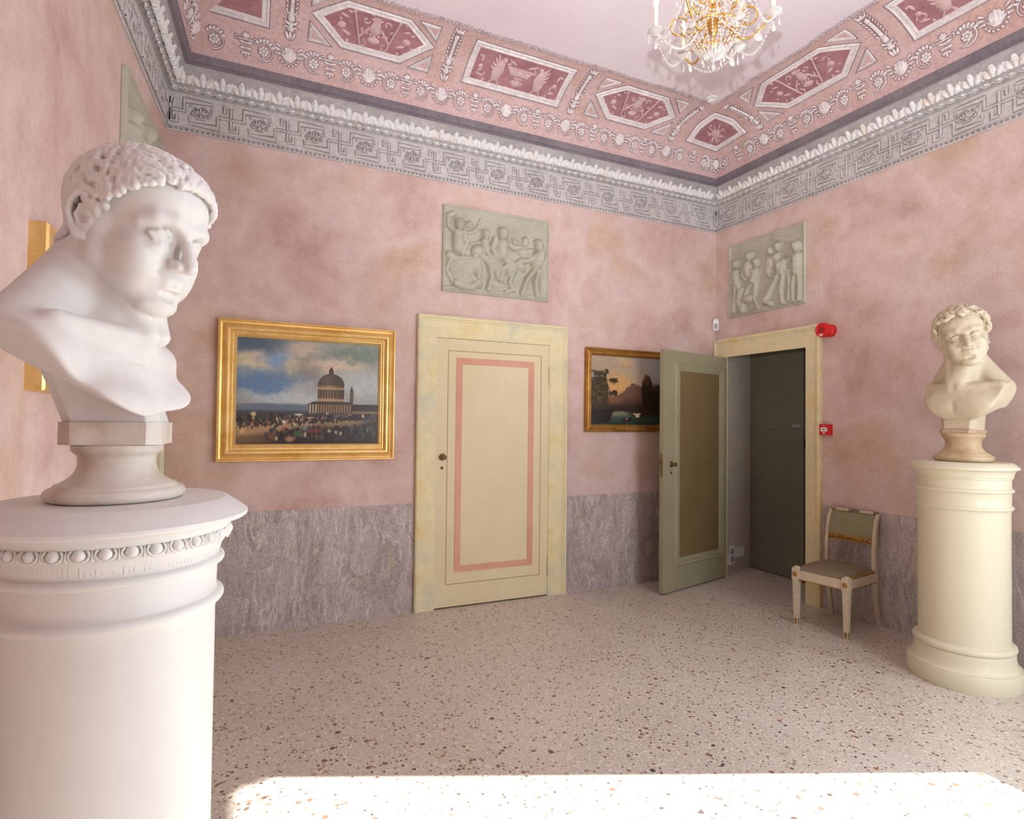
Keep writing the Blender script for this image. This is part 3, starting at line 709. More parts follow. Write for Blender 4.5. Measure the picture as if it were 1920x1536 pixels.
# ================================================================== carved busts : signed-distance modelling turned into a mesh
class Field:
    def __init__(s, lo, hi, h):
        s.lo = np.array(lo, float); s.h = h; s.n = [int((b_-a)/h)+1 for a, b_ in zip(lo, hi)]
        s.ax = [(s.lo[i]+h*np.arange(s.n[i])).astype(np.float32) for i in range(3)]
        s.d = np.full(s.n, 50., np.float32); s.R = np.eye(3); s.o = np.zeros(3)
    def frame(s, R=None, o=(0, 0, 0)): s.R = np.eye(3) if R is None else np.array(R); s.o = np.array(o, float); return s
    def W(s, p): return s.R @ np.array(p, float) + s.o
    def _reg(s, lo, hi):
        sl = []
        for i in range(3):
            a = max(0, int((lo[i]-s.lo[i])/s.h)); b_ = min(s.n[i], int((hi[i]-s.lo[i])/s.h)+2)
            if b_ <= a: return None
            sl.append(slice(a, b_))
        return tuple(sl)
    def op(s, fn, lo, hi, k, mode='add'):
        r = s._reg(lo, hi)
        if r is None: return
        X = s.ax[0][r[0]][:, None, None]; Y = s.ax[1][r[1]][None, :, None]; Z = s.ax[2][r[2]][None, None, :]
        b_ = fn(X, Y, Z).astype(np.float32); a = s.d[r]
        if mode == 'sub': a = -a
        if mode == 'int': a = -a; b_ = -b_
        if k > 0:
            hh = np.clip(.5+.5*(b_-a)/k, 0, 1); v = b_*(1-hh)+a*hh - k*hh*(1-hh)
        else: v = np.minimum(a, b_)
        s.d[r] = -v if mode in ('sub', 'int') else v
    def cone(s, a, b_, ra, rb=None, k=.5, mode='add'):
        rb = ra if rb is None else rb; a, b_ = s.W(a), s.W(b_); ba = b_-a; l2 = ba@ba+1e-9; R_ = max(ra, rb)+k+.6
        def fn(X, Y, Z):
            px, py, pz = X-a[0], Y-a[1], Z-a[2]; t = np.clip((px*ba[0]+py*ba[1]+pz*ba[2])/l2, 0, 1)
            return np.sqrt((px-t*ba[0])**2+(py-t*ba[1])**2+(pz-t*ba[2])**2)-(ra+(rb-ra)*t)
        s.op(fn, np.minimum(a, b_)-R_, np.maximum(a, b_)+R_, k, mode)
    def ell(s, c, r, k=.5, mode='add', rot=None):
        R_ = s.R if rot is None else s.R @ np.array(rot); c = s.W(c); m = max(r)+k+.6; r = np.array(r, float)
        def fn(X, Y, Z):
            px, py, pz = X-c[0], Y-c[1], Z-c[2]
            q = [R_[0, i]*px+R_[1, i]*py+R_[2, i]*pz for i in range(3)]
            k0 = np.sqrt(sum((q[i]/r[i])**2 for i in range(3))); k1 = np.sqrt(sum((q[i]/r[i]**2)**2 for i in range(3)))
            return k0*(k0-1)/(k1+1e-6)
        s.op(fn, c-m, c+m, k, mode)
    def path(s, pts, radii, k=.3, mode='add'):
        for (a, ra), (b_, rb) in zip(zip(pts, radii), list(zip(pts, radii))[1:]): s.cone(a, b_, ra, rb, k, mode)
    def sym(s, kind, *a, **kw):
        for sg in (1, -1):
            f = lambda p: (p[0], p[1]*sg, p[2])
            if kind == 'cone': s.cone(f(a[0]), f(a[1]), *a[2:], **kw)
            elif kind == 'ell': s.ell(f(a[0]), a[1], **kw)
            else: s.path([f(p) for p in a[0]], a[1], **kw)
    def mesh(s, scale):
        d = s.d; ins = d < 0
        c = np.zeros(tuple(n-1 for n in s.n), np.int8)
        for i in (0, 1):
            for j in (0, 1):
                for k in (0, 1): c += ins[i:s.n[0]-1+i, j:s.n[1]-1+j, k:s.n[2]-1+k]
        act = (c > 0) & (c < 8); I = np.argwhere(act); idx = np.full(act.shape, -1, np.int64); idx[act] = np.arange(len(I))
        acc = np.zeros((len(I), 3)); cnt = np.zeros(len(I))
        cs = [(i, j, k) for i in (0, 1) for j in (0, 1) for k in (0, 1)]
        val = {o: d[I[:, 0]+o[0], I[:, 1]+o[1], I[:, 2]+o[2]].astype(float) for o in cs}
        for o in cs:
            for ax in range(3):
                if o[ax]: continue
                q = list(o); q[ax] = 1; a, b_ = val[o], val[tuple(q)]; m = (a < 0) != (b_ < 0)
                t = np.where(m, a/(a-b_+1e-12), 0); P = np.tile(np.array(o, float), (len(I), 1)); P[:, ax] = t
                acc[m] += P[m]; cnt[m] += 1
        V = (I+acc/np.maximum(cnt, 1)[:, None])*s.h+s.lo
        Q = []
        for ax in range(3):
            a1, a2 = [(1, 2), (2, 0), (0, 1)][ax]
            sl0 = [slice(None)]*3; sl1 = [slice(None)]*3; sl0[ax] = slice(0, -1); sl1[ax] = slice(1, None)
            A = ins[tuple(sl0)]; B_ = ins[tuple(sl1)]; E = np.argwhere(A != B_); 
            ok = (E[:, a1] > 0) & (E[:, a2] > 0) & (E[:, a1] < s.n[a1]-1) & (E[:, a2] < s.n[a2]-1); E = E[ok]
            e1 = np.zeros(3, int); e1[a1] = 1; e2 = np.zeros(3, int); e2[a2] = 1
            g = lambda M: idx[M[:, 0], M[:, 1], M[:, 2]]
            q = np.stack([g(E-e1-e2), g(E-e2), g(E), g(E-e1)], 1); fl = A[E[:, 0], E[:, 1], E[:, 2]]
            q[~fl] = q[~fl][:, ::-1]; Q.append(q)
        Q = np.concatenate(Q); Q = Q[(Q >= 0).all(1)]
        return V*scale, Q

def rotm(yaw=0, pitch=0, roll=0):
    """degrees; yaw about z, then pitch (+ = chin up), roll (+ = head tips to its right)"""
    y, p, r = map(math.radians, (yaw, pitch, roll))
    Rz = np.array([[math.cos(y), -math.sin(y), 0], [math.sin(y), math.cos(y), 0], [0, 0, 1]])
    Ry = np.array([[math.cos(p), 0, -math.sin(p)], [0, 1, 0], [math.sin(p), 0, math.cos(p)]])
    Rx = np.array([[1, 0, 0], [0, math.cos(r), -math.sin(r)], [0, math.sin(r), math.cos(r)]])
    return Rz @ Ry @ Rx

def carve_head(g, cfg):
    """head frame: x forward, y left, z up, origin between the ears, centimetres of a life-size head"""
    g.ell((-1.0, 0, 4.3), (9.0, 7.3, 8.2), k=0)                       # cranium
    g.ell((4.2, 0, 5.2), (5.2, 6.3, 5.6), k=2.5)                      # forehead
    g.ell((3.2, 0, -2.6), (5.7, 5.7, 7.0), k=2.)                      # face mass
    g.sym('cone', (0.6, 5.3, -4.6), (7.2, 2.0, -8.9), 1.5, 1.4, k=2.) # jaw
    g.sym('cone', (0.0, 5.6, 0.5), (0.6, 5.3, -4.6), 1.5, 1.5, k=1.6)
    g.ell((7.8, 0, -9.0), (2.0, 2.3, 1.9), k=1.4)                     # chin
    g.sym('ell', (5.4, 4.5, -1.9), (2.3, 1.8, 1.7), k=1.8)            # cheekbone
    g.ell((7.0, 0, -5.6), (2.7, 3.3, 2.6), k=1.6)                     # muzzle
    g.sym('path', [(9.0, .7, 2.5), (8.7, 2.4, 3.2), (7.6, 4.3, 3.0), (6.2, 5.4, 2.0)], [.75, .85, .8, .6], k=1.4)   # brow
    g.sym('ell', (9.6, 2.95, .85), (1.9, 1.9, 1.35), k=1.0, mode='sub')     # socket
    g.sym('ell', (7.15, 3.05, .85), (1.45, 1.55, 1.25), k=.15)              # eyeball
    g.sym('path', [(8.15, 1.55, .65), (8.55, 2.2, 1.35), (8.62, 3.0, 1.58), (8.25, 3.9, 1.3), (7.5, 4.75, .65)], [.16, .24, .26, .24, .18], k=.35)
    g.sym('ell', (5.8, 3.7, -4.4), (2.6, 2.2, 3.4), k=2.)                     # cheek
    g.sym('path', [(8.15, 1.55, .55), (8.5, 2.4, -.05), (8.45, 3.2, -.2), (7.95, 4.1, .05), (7.5, 4.75, .7)], [.16, .22, .25, .22, .16], k=.25)
    g.sym('ell', (8.0, 3.0, -1.15), (.9, 1.5, .6), k=.9)                    # under-eye
    b = cfg.get('nose', 0.)
    g.path([(8.7, 0, 2.9), (9.15, 0, 1.5), (10.1+b, 0, .2), (10.9+b, 0, -1.2), (11.5+b*.4, 0, -2.5)], [.85, .62, .72, .8, .98], k=.75)
    g.sym('ell', (10.1, 1.25, -2.75), (1.15, .72, .78), k=.5)
    g.ell((9.7, 0, -2.6), (1.7, 1.3, .9), k=.6)
    g.sym('ell', (10.75, .62, -3.45), (.5, .28, .3), k=.2, mode='sub')
    g.path([(9.75, 0, -3.6), (9.6, 0, -4.7)], [.35, .25], k=.3, mode='sub') if False else None
    g.sym('path', [(9.4, .35, -5.1), (9.15, 1.2, -5.15), (8.35, 2.2, -5.95)], [.40, .36, .2], k=.9)    # upper lip
    g.path([(9.1, -1.1, -6.15), (9.25, 0, -6.2), (9.1, 1.1, -6.15)], [.42, .50, .42], k=.9)          # lower lip
    g.sym('path', [(9.2, 1.1, -6.15), (8.4, 2.2, -6.1)], [.4, .2], k=.6)
    g.path([(8.5, -2.2, -6.05), (9.5, -1.1, -5.64), (9.8, 0, -5.6), (9.5, 1.1, -5.64), (8.5, 2.2, -6.05)], [.06, .08, .09, .08, .06], k=.22, mode='sub')
    g.path([(9.3, -.9, -7.35), (9.5, 0, -7.4), (9.3, .9, -7.35)], [.4, .5, .4], k=.9, mode='sub')
    g.sym('path', [(9.4, 1.9, -3.0), (8.8, 2.6, -4.2)], [.1, .1], k=.8, mode='sub')
    # ears
    for sg in (1, -1):
        e = lambda x, y, z: (x*1.05-1.2, sg*(y*1.05+6.85), z*1.05-.2)
        g.ell(e(-.3, .15, .3), (1.7, .55, 2.8), k=.3)
        g.path([e(1.0, .5, .8), e(1.2, .9, 2.2), e(.3, 1.25, 3.2), e(-1.0, 1.35, 3.1), e(-2.0, 1.3, 1.9), e(-2.1, 1.1, .3), e(-1.3, .8, -1.3), e(-.3, .6, -2.4), e(.5, .35, -2.5)],
               [.3, .4, .42, .45, .45, .42, .45, .62, .45], k=.3)
        g.path([e(.7, .4, 1.9), e(-.6, .8, 1.6), e(-1.0, .8, .2), e(-.3, .6, -.9), e(.6, .5, -.9)], [.2, .28, .3, .28, .22], k=.25)
        g.ell(e(.1, .75, .3), (.75, .55, .95), k=.3, mode='sub')
        g.ell(e(1.1, .3, -.1), (.4, .45, .6), k=.3)

def scalp(P, ext):
    x, y, z = P[:, 0], P[:, 1], P[:, 2]
    def el(c, r):
        q = [(x-c[0])/r[0], (y-c[1])/r[1], (z-c[2])/r[2]]; k0 = np.sqrt(sum(v*v for v in q)); k1 = np.sqrt(sum((v/rr)**2 for v, rr in zip(q, r))); return k0*(k0-1)/(k1+1e-6)
    def smin(a, b_, k): h = np.clip(.5+.5*(b_-a)/k, 0, 1); return b_*(1-h)+a*h-k*h*(1-h)
    d = smin(el((-1., 0, 4.3), (9., 7.3, 8.2)), el((4.2, 0, 5.2), (5.2, 6.3, 5.6)), 2.5)
    d = smin(d, el((3.2, 0, -2.6), (5.7, 5.7, 7.)), 2.)
    d = smin(d, el((-3.6, 0, -7), (6.2, 6.0, 8.)), 2.)
    return d
def hair_field(cfg, seed):
    h = cfg['hh']; g = Field((-12.5, -10.5, -10), (12, 10.5, 15.5), h); rnd = random.Random(seed)
    az_k = [0, 25, 45, 62, 74, 84, 100, 112, 130, 155, 180]
    hl_k = cfg['hairline']
    def hl(x, y): return np.interp(np.degrees(np.abs(np.arctan2(y, x+1.0))), az_k, hl_k)
    X = g.ax[0][:, None, None]+0*g.ax[1][None, :, None]+0*g.ax[2][None, None, :]; Y = g.ax[1][None, :, None]+0*X; Z = g.ax[2][None, None, :]+0*X
    P = np.stack([X.ravel(), Y.ravel(), Z.ravel()], 1)
    d = scalp(P, 0)-cfg['cap']; m = P[:, 2]-hl(P[:, 0], P[:, 1]); d = np.maximum(d, -m*.8); g.d = d.reshape(g.n).astype(np.float32)
    N = cfg['n']; S0 = []
    for i in range(N):
        zz = 1-(i+.5)*1.62/N; r = math.sqrt(max(0, 1-zz*zz)); a = i*2.39996+rnd.uniform(-.1, .1)
        S0.append((r*math.cos(a)*9.5-1, r*math.sin(a)*7.6, zz*8.8+4.3))
    def proj(P, off):
        for _ in range(4):
            e = .05; d0 = scalp(P, 0); G = np.stack([(scalp(P+np.eye(3)[i]*e, 0)-d0)/e for i in range(3)], 1); G /= np.linalg.norm(G, axis=1)[:, None]+1e-9
            P = P-G*(d0-off)[:, None]
        return P, G
    P = proj(np.array(S0), cfg['off'])[0]; keep = P[:, 2] > hl(P[:, 0], P[:, 1])+.3; P = P[keep]
    wh = np.array(cfg['whorl']); M = len(P); path = [P]; ph = np.array([rnd.uniform(0, 6.28) for _ in range(M)]) if not cfg.get('comb') else P[:, 0]*.55+P[:, 1]*.4+P[:, 2]*.35+np.array([rnd.uniform(-.5, .5) for _ in range(M)]); ln = np.array([rnd.uniform(.8, 1.15) for _ in range(M)])
    curl = cfg['curl']; sgn = np.array([rnd.choice((-1, 1)) for _ in range(M)])
    Q = P.copy(); K = cfg['k']
    for j in range(K):
        _, G = proj(Q, cfg['off']); D = Q-wh; D[:, 0] += cfg['fwd']*np.clip((Q[:, 2]-1)/6, 0, 1)*4; D[:, 2] -= cfg['down']*4
        D -= G*(D*G).sum(1)[:, None]; D /= np.linalg.norm(D, axis=1)[:, None]+1e-9; T = np.cross(G, D)
        a = curl*np.sin(ph+j*cfg['freq']) if not cfg.get('ringlet') else sgn*(j*cfg['freq']+ph*.3)
        st = D*np.cos(a)[:, None]+T*np.sin(a)[:, None]
        Qn = proj(Q+st*(cfg['step']*ln)[:, None], cfg['off']+cfg.get('lift', .28)*math.sin(PI*j/K))[0]; stop = Qn[:, 2] < hl(Qn[:, 0], Qn[:, 1])-.25; Q = np.where(stop[:, None], Q+(Qn-Q)*.12, Qn); path.append(Q.copy())
    for i in range(M):
        pts = [path[j][i] for j in range(K+1)]
        rr = cfg['rad']*(.75+.5*((i*7919) % 100)/100); R_ = [rr*(.45+.65*math.sin(PI*(j+.6)/(K+.8)))*(1 if j < K else .35) for j in range(K+1)]
        g.path(pts, R_, k=cfg.get('blend', .07))
    return g

def make_bust(spec):
    sc = spec['scale']/100.
    root = empty('marble_bust', spec['label'], 'bust', spec['loc'], math.radians(spec['yaw']))
    mat, matb = spec['mats']; hp = spec['head']; HR = rotm(hp['yaw'], hp['pitch'], hp['roll']); HO = np.array(hp['pos'], float)
    zb = spec['zbase']                                  # z of the underside of the socle in bust centimetres
    g = Field(spec['lo'], spec['hi'], spec['h'])
    g.frame(HR, HO); carve_head(g, spec)
    nb = HR @ np.array((-3.2, 0, -6.)) + HO; nf = HR @ np.array((1.2, 0, -7.0)) + HO
    g.frame(); c = spec['chest']; cz = c['z']; cx = c['x']
    g.cone(tuple(nb), (cx-2.5, 0, cz+9), 5.3, 6.6, k=1.6)
    g.cone(tuple(nf), (cx+c.get('nf', 2.0), 0, cz+9), 3.6, 4.6, k=1.8)
    for sg in (1, -1):   # sternomastoid and trapezius
        m0 = HR @ np.array((-2.6, sg*5.6, -3.5)) + HO
        g.cone(tuple(m0), (cx+5.2, sg*1.6, cz+6.8), 1.4, 1.3, k=1.3)
        g.cone((nb[0]-1.6, nb[1]+sg*2.5, nb[2]-2.0), (cx-4, sg*13, cz+4.2), 3.4, 3.0, k=2.6)
        if sg in spec.get('collar', (1, -1)): g.cone((cx+4.8, sg*1.6, cz+6.0), (cx+.5, sg*13, cz+7.2), 1.1, 1.2, k=1.3)   # collar bone
        pc = c.get('pec', (1.0, -1.5, 5.7, 6.4)); g.ell((cx+pc[0], sg*6.5, cz+pc[1]), (pc[2], 8.2, pc[3]), k=3.)                        # pectoral
        g.ell((cx-2.0, sg*13.5, cz+1.5), (5.6, 5.6, 6.0), k=2.2)
    g.ell((cx-1, 0, cz), (c.get('mid', 8.0), 13, 8.5), k=3.)
    if spec.get('cleft', True): g.ell((cx+8.2, 0, cz-4), (1.2, .8, 5.), k=1.5, mode='sub')
    nk = HR @ np.array((-6.2, 0, -4.5)) + HO
    for sg, rr in ((1, spec.get('trap', (2.6, 2.6))[0]), (-1, spec.get('trap', (2.6, 2.6))[1])): g.cone((nk[0], nk[1]+sg*2, nk[2]-1), (cx-6.0, sg*13.5, cz+5.0), rr, rr, k=3.)
    # hollow back
    g.ell(c['hollow_c'], c['hollow_r'], k=.8, mode='sub')
    # oval cut of the bust
    cc = c['cut_c']; ca = c['cut_r']; tl = math.radians(c.get('tilt', 0)); xs = c.get('shear', 0.)
    def cut(X, Y, Z):
        y = Y-cc[0]; z = Z-cc[1]-xs*(X-cx); yy = y*math.cos(tl)+z*math.sin(tl); zz = -y*math.sin(tl)+z*math.cos(tl)
        q = np.sqrt((yy/ca[0])**2+(np.minimum(zz, 0)/ca[1])**2); return ((q-1)*min(ca))*np.ones_like(X)
    g.op(cut, g.lo-1, np.array(spec['hi'])+1, .9, 'int')
    # support under the hollow
    p = spec['post']; 
    br = math.radians(spec.get('base_rot', 0)); cb, sb_ = math.cos(br), math.sin(br)
    def post(X, Y, Z):
        X, Y = X*cb+Y*sb_, -X*sb_+Y*cb
        t = np.clip((Z-p['z0'])/(p['z1']-p['z0']), 0, 1); hx = p['b'][0]+(p['t'][0]-p['b'][0])*t**1.5; hy = p['b'][1]+(p['t'][1]-p['b'][1])*t**1.5; mx = p['x']+p.get('lean', 0)*t
        ax, ay = np.abs(X-mx), np.abs(Y); d = np.maximum(np.maximum(ax-hx, ay-hy), (ax+ay-(hx+hy)*.86)*.72); d = np.maximum(d, np.maximum(p['z0']-Z, Z-p['z1'])); return d
    g.op(post, (-30, -30, p['z0']-1), (30, 30, p['z1']+1), .5)
    V, Q = g.mesh(1.); V[:, 2] -= zb; V *= sc; V[:, 0] -= 0
    me = bpy.data.meshes.new('figure'); np_mesh(me, V, Q); me.shade_smooth(); link('figure', me, mat, root)
    hg = hair_field(spec['hair'], spec['seed']); V, Q = hg.mesh(1.); V = V @ HR.T + HO; V[:, 2] -= zb; V *= sc
    me = bpy.data.meshes.new('hair'); np_mesh(me, V, Q); me.shade_smooth(); link('hair', me, mat, root)
    # block and turned socle
    b = MB(); bx, by = spec['block']; z0, z1 = [(z-zb)*sc for z in spec['block_z']]; q = .72; px = spec['post']['x']*sc
    oc = [(bx, by*q), (bx*q, by), (-bx*q, by), (-bx, by*q), (-bx, -by*q), (-bx*q, -by), (bx*q, -by), (bx, -by*q)]
    oc = [(px+(x*cb-y*sb_)*sc, (x*sb_+y*cb)*sc) for x, y in oc]; b.add([(x, y, z0) for x, y in oc]+[(x, y, z1) for x, y in oc], [tuple(range(7, -1, -1)), tuple(range(8, 16))]+[(i, (i+1) % 8, 8+(i+1) % 8, 8+i) for i in range(8)])
    b.obj('support_block', matb, root)
    b = MB(); b.lathe([(r*sc, (z-zb)*sc) for r, z in spec['socle']], 64, (px, 0, 0)); b.obj('socle', matb, root, smooth=True)
    return root
def socle_profile(zt, zb, rt, rw, rb):
    H = zt-zb; P = [(rt*.96, zt), (rt, zt-.02*H), (rt*1.0, zt-.10*H), (rt*.96, zt-.15*H), (rt*.88, zt-.19*H)]
    for t in np.linspace(0, 1, 12): a = PI*t; P.append((rw+(rt*.86-rw)*(1-t)**3+(rb*.80-rw)*t**3, zt-(.21+.49*t)*H))
    P += [(rb*.86, zt-.72*H), (rb*.88, zt-.75*H)]
    for t in np.linspace(0, 1, 9): a = PI*(.5-t); P.append((rb*.90+.10*rb*math.cos(a)*1., zt-(.885-.11*math.sin(a))*H))
    P.append((rb*.88, zb)); return P

HL_A = [9.2, 8.5, 6.6, 4.2, 1.2, .8, 4.6, 1.6, -3.0, -5.6, -6.6]
bust_left = make_bust(dict(
    label='large white bust facing right on the nearer pedestal, by the left wall', loc=(-4.905, -3.085, 1.4005), yaw=-26, scale=1.62,
    mats=(M_BUST, M_BUST_BASE), head=dict(yaw=-12, pitch=-16, roll=-2, pos=(1.7, 0., .7)), h=.2, zbase=-39.5, base_rot=22, cleft=False, collar=(-1,), trap=(2.6, 3.6),
    lo=(-19, -20, -33), hi=(18, 19, 16), nose=0., seed=3,
    chest=dict(x=.0, z=-21.5, hollow_c=(-4.7, 0, -28.0), hollow_r=(9.6, 15.0, 8.6), cut_c=(-3.2, -13.), cut_r=(14.6, 10.8), shear=-.45, nf=.2, pec=(2.6, -5.0, 5.6, 5.2), mid=5.6),
    post=dict(x=0., b=(6.2, 4.8), t=(6.4, 5.6), z0=-28.0, z1=-19.5, lean=-2.8), block=(6.5, 5.4), block_z=(-31.2, -27.9),
    socle=socle_profile(-31.2, -39.5, 5.9, 4.9, 9.1),
    hair=dict(hh=.14, cap=.48, n=620, blend=.22, off=.52, whorl=(-6.5, 0, 12), curl=.85, k=9, fwd=1.3, down=.5, freq=.95, step=.80, rad=.38, lift=.40, comb=True, hairline=HL_A)))
bust_right = make_bust(dict(
    label='smaller cream bust with upturned curly head on the far pedestal, beside the chair', loc=(-.400, -2.585, 1.379), yaw=183, scale=1.60,
    mats=(M_BUST2, M_BUST2_BASE), head=dict(yaw=30, pitch=-3, roll=11, pos=(1.8, 1.6, .2)), h=.2, zbase=-48.5,
    lo=(-19, -19, -42), hi=(18, 20, 17), nose=0., seed=8,
    chest=dict(x=0., z=-25.0, hollow_c=(-5.0, 0, -31.5), hollow_r=(9, 13, 9), cut_c=(1.5, -18.), cut_r=(13.6, 15.0), tilt=-14),
    post=dict(x=-1.0, b=(5.0, 6.0), t=(5.0, 7.0), z0=-36.0, z1=-26.), block=(6.0, 6.4), block_z=(-37.2, -35.9),
    socle=socle_profile(-37.2, -48.5, 7.2, 5.6, 10.0),
    hair=dict(hh=.2, cap=.55, n=230, off=1.05, lift=.7, whorl=(-5.0, 0, 12), curl=1.0, k=7, fwd=.6, down=.3, freq=.66, step=.72, rad=.74, ringlet=True, hairline=[9.4, 8.8, 7.4, 5.2, 2.6, 1.6, 4.2, 1.2, -2.8, -5.5, -6.5])))


# ================================================================== doors and surrounds
def TW(wl): return lambda s, d, z: wallpt(wl, s, d, z)
def surround(name, wl, s0, s1, top, wd0, wd1, wtop):
    """painted door surround: two jambs and a lintel with stepped mouldings"""
    b = MB(); T = TW(wl)
    prof = [(0, 0), (0, .036), (.012, .044), (.028, .044), (.034, .036), (.046, .034), (.050, .028), (.40, .026), (1.0, .026), (1.0, 0)]
    def pr(w_): return [(i if i < .2 else i*w_, h) for i, h in prof]
    a, c, t = pr(wd0), pr(wd1), pr(wtop); n = len(prof); V = []
    for (i, h) in a: V.append(T(s0+i, h, 0))
    for (i, h), (j, _) in zip(a, t): V.append(T(s0+i, h, top-j))
    for (i, h), (j, _) in zip(c, t): V.append(T(s1-i, h, top-j))
    for (i, h) in c: V.append(T(s1-i, h, 0))
    F = [(k*n+j, k*n+j+1, (k+1)*n+j+1, (k+1)*n+j) for k in range(3) for j in range(n-1)]
    b.add(V, F); return struct(b.obj(name, M_DFRAME))
surround('trim_4', 'B', -3.307, -1.857, 2.504, .172, .192, .19)
surround('trim_5', 'R', -1.262, .0, 2.500, .150, .17, .195)
surround('trim_6', 'L', -1.30, -.03, 2.500, .17, .17, .195)
def box_frame(mb, x0, x1, z0, z1, wd, d0, d1, T, mi=0):
    frame_sweep(mb, x0, x1, z0, z1, [(0, d0), (0, d1), (wd, d1), (wd, d0)], T, mi)
# closed cream door on the back wall
def local_leaf(T, x0, x1, z0, z1, th, mat, name, parent=None):
    b = MB(); b.box((x0, 0, z0), (x1, th, z1), T=T); return b.obj(name, mat, parent)
T = TW('B')
door1 = struct(local_leaf(T, -3.135, -2.049, .012, 2.311, .020, M_DOOR, 'door_1'))
b = MB(); b.box((-3.14, -.002, 0), (-2.044, .004, 2.316), T=T); b.obj('door_gap', M_BLACK, door1)
b = MB(); box_frame(b, -3.035, -2.13, .20, 2.21, .006, .0195, .0212, T); b.obj('panel_groove', M_GROOVE, door1)
b = MB(); frame_sweep(b, -2.958, -2.206, .30, 2.15, [(0, .0195), (0, .024), (.052, .024), (.056, .0205)], T); b.obj('terracotta_panel_band', M_PINKBAND, door1)
def knob(parent, P, n_, mat=M_DKBRASS, r=.022):
    z = Vector(n_).normalized(); q = z.to_track_quat('Z', 'Y').to_matrix(); b = MB()
    b.lathe([(r*1.35, 0), (r*1.35, .004), (r*1.1, .008), (r*.45, .012), (r*.4, .028), (r*.8, .036), (r, .048), (r*.85, .060), (r*.3, .066)], 20)
    b.v = [tuple(Vector(P)+q @ Vector(v)) for v in b.v]; return b.obj('door_knob', mat, parent, smooth=True)
def keyhole(parent, P, n_):
    z = Vector(n_).normalized(); q = z.to_track_quat('Z', 'Y').to_matrix(); b = MB(); b.lathe([(.014, 0), (.014, .003), (.011, .005)], 16)
    b.v = [tuple(Vector(P)+q @ Vector(v)) for v in b.v]; o = b.obj('keyhole_plate', M_DKBRASS, parent, smooth=True)
    b = MB(); b.lathe([(.005, 0), (.005, .0062)], 10); b.box((-.002, -.013, 0), (.002, 0, .0062)); b.v = [tuple(Vector(P)+q @ Vector(v)) for v in b.v]; b.obj('keyhole', M_BLACK, o)
knob(door1, T(-3.075, .020, 1.292), (0, -1, 0)); keyhole(door1, T(-3.078, .020, 1.20), (0, -1, 0))
for z in (2.03, .27):
    b = MB(); 
    for k in range(3): b.lathe([(.009, 0), (.010, .003), (.010, .042), (.009, .045)], 10, T(-2.045, .030, z-.07+k*.047))
    b.lathe([(.004, 0), (.007, .006), (.003, .014)], 10, T(-2.045, .030, z+.071)); b.lathe([(.004, -.014), (.007, -.006), (.004, 0)], 10, T(-2.045, .030, z-.07)); b.obj('hinge', M_DFRAME, door1, smooth=True)
# open grey-green leaf of the right-hand doorway
H = Vector((.012, -.165, 0)); E_ = Vector((-1.03, -.43, 0)); d_ = (E_-H).normalized(); n_ = Vector((d_.y, -d_.x, 0))
if n_.dot(CAM-H) < 0: n_ = -n_
LT = lambda s, d, z: tuple(H + d_*s + n_*d + Vector((0, 0, z)))
LL = 1.105
door2 = struct(local_leaf(LT, 0, LL, .014, 2.300, -.042, M_GREEN, 'door_2'))
b = MB(); b.box((.19, -.002, .29), (.87, .0012, 2.13), T=LT)
b = MB(); frame_sweep(b, .09, .93, .235, 2.19, [(0, 0), (0, .004), (.012, .016), (.024, .014), (.034, .008), (.044, .012), (.056, .010), (.072, .003), (.080, .004), (.086, -.002)], LT); b.obj('panel_moulding', M_GREEN, door2)
b = MB(); b.box((.150, -.004, .30), (.866, .0015, 2.115), T=LT); b.obj('recessed_panel', M_GREENP, door2)
knob(door2, LT(.985, 0, 1.215), n_); keyhole(door2, LT(.985, 0, 1.135), n_)
b = MB(); b.box((LL-.001, -.032, 1.10), (LL+.003, -.010, 1.32), T=LT); b.box((LL+.003, -.028, 1.22), (LL+.018, -.014, 1.26), T=LT); b.obj('lock_plate', M_DKBRASS, door2)
for z in (2.05, .30):
    b = MB(); b.tube([LT(-.006, .006, z-.07), LT(-.006, .006, z+.07)], .010, 10); b.obj('hinge', M_GREEN, door2, smooth=True)
# deep reveal behind the doorway, dark inner door
b = MB(); b.add([(.004, -.13, 0), (.577, .06, 0), (.577, .06, 2.75), (.004, -.13, 2.75), (.06, -.02, 0), (.62, .16, 0), (.62, .16, 2.75), (.06, -.02, 2.75)], [(0, 1, 2, 3), (7, 6, 5, 4), (0, 4, 5, 1), (3, 2, 6, 7), (0, 3, 7, 4), (1, 5, 6, 2)]); struct(b.obj('wall_reveal_left', M_REVEAL))
b = MB(); b.box((.05, -1.40, 0), (.62, -1.20, 2.75)); struct(b.obj('wall_reveal_right', M_REVEAL))
b = MB(); b.box((.13, -1.4, 2.40), (.72, .2, 2.75)); struct(b.obj('wall_reveal_top', M_REVEAL))
b = MB(); b.box((.620, -1.40, 0), (.70, .25, 2.75)); struct(b.obj('wall_reveal_rear', M_REVEAL))
b = MB(); b.box((.565, -1.22, .008), (.605, .075, 2.40)); door3 = struct(b.obj('door_3', M_DKGREEN))
b = MB(); b.box((.562, -.650, .01), (.5655, -.640, 2.40)); b.obj('leaf_joint', M_BLACK, door3)
for nm, y0, y1, z0, z1 in (('bolt_plate', -.615, -.52, 1.572, 1.606), ('strike_plate', -.76, -.668, 1.568, 1.604), ('latch', -.668, -.655, 1.375, 1.46)):
    b = MB(); b.box((.545, y0, z0), (.5655, y1, z1)); b.box((.535, y0+(y1-y0)*.3, z0+.008), (.546, y0+(y1-y0)*.7, z1-.008)); b.obj(nm, M_GREYPL if nm != 'latch' else M_BLACK, door3)
mk = MB()
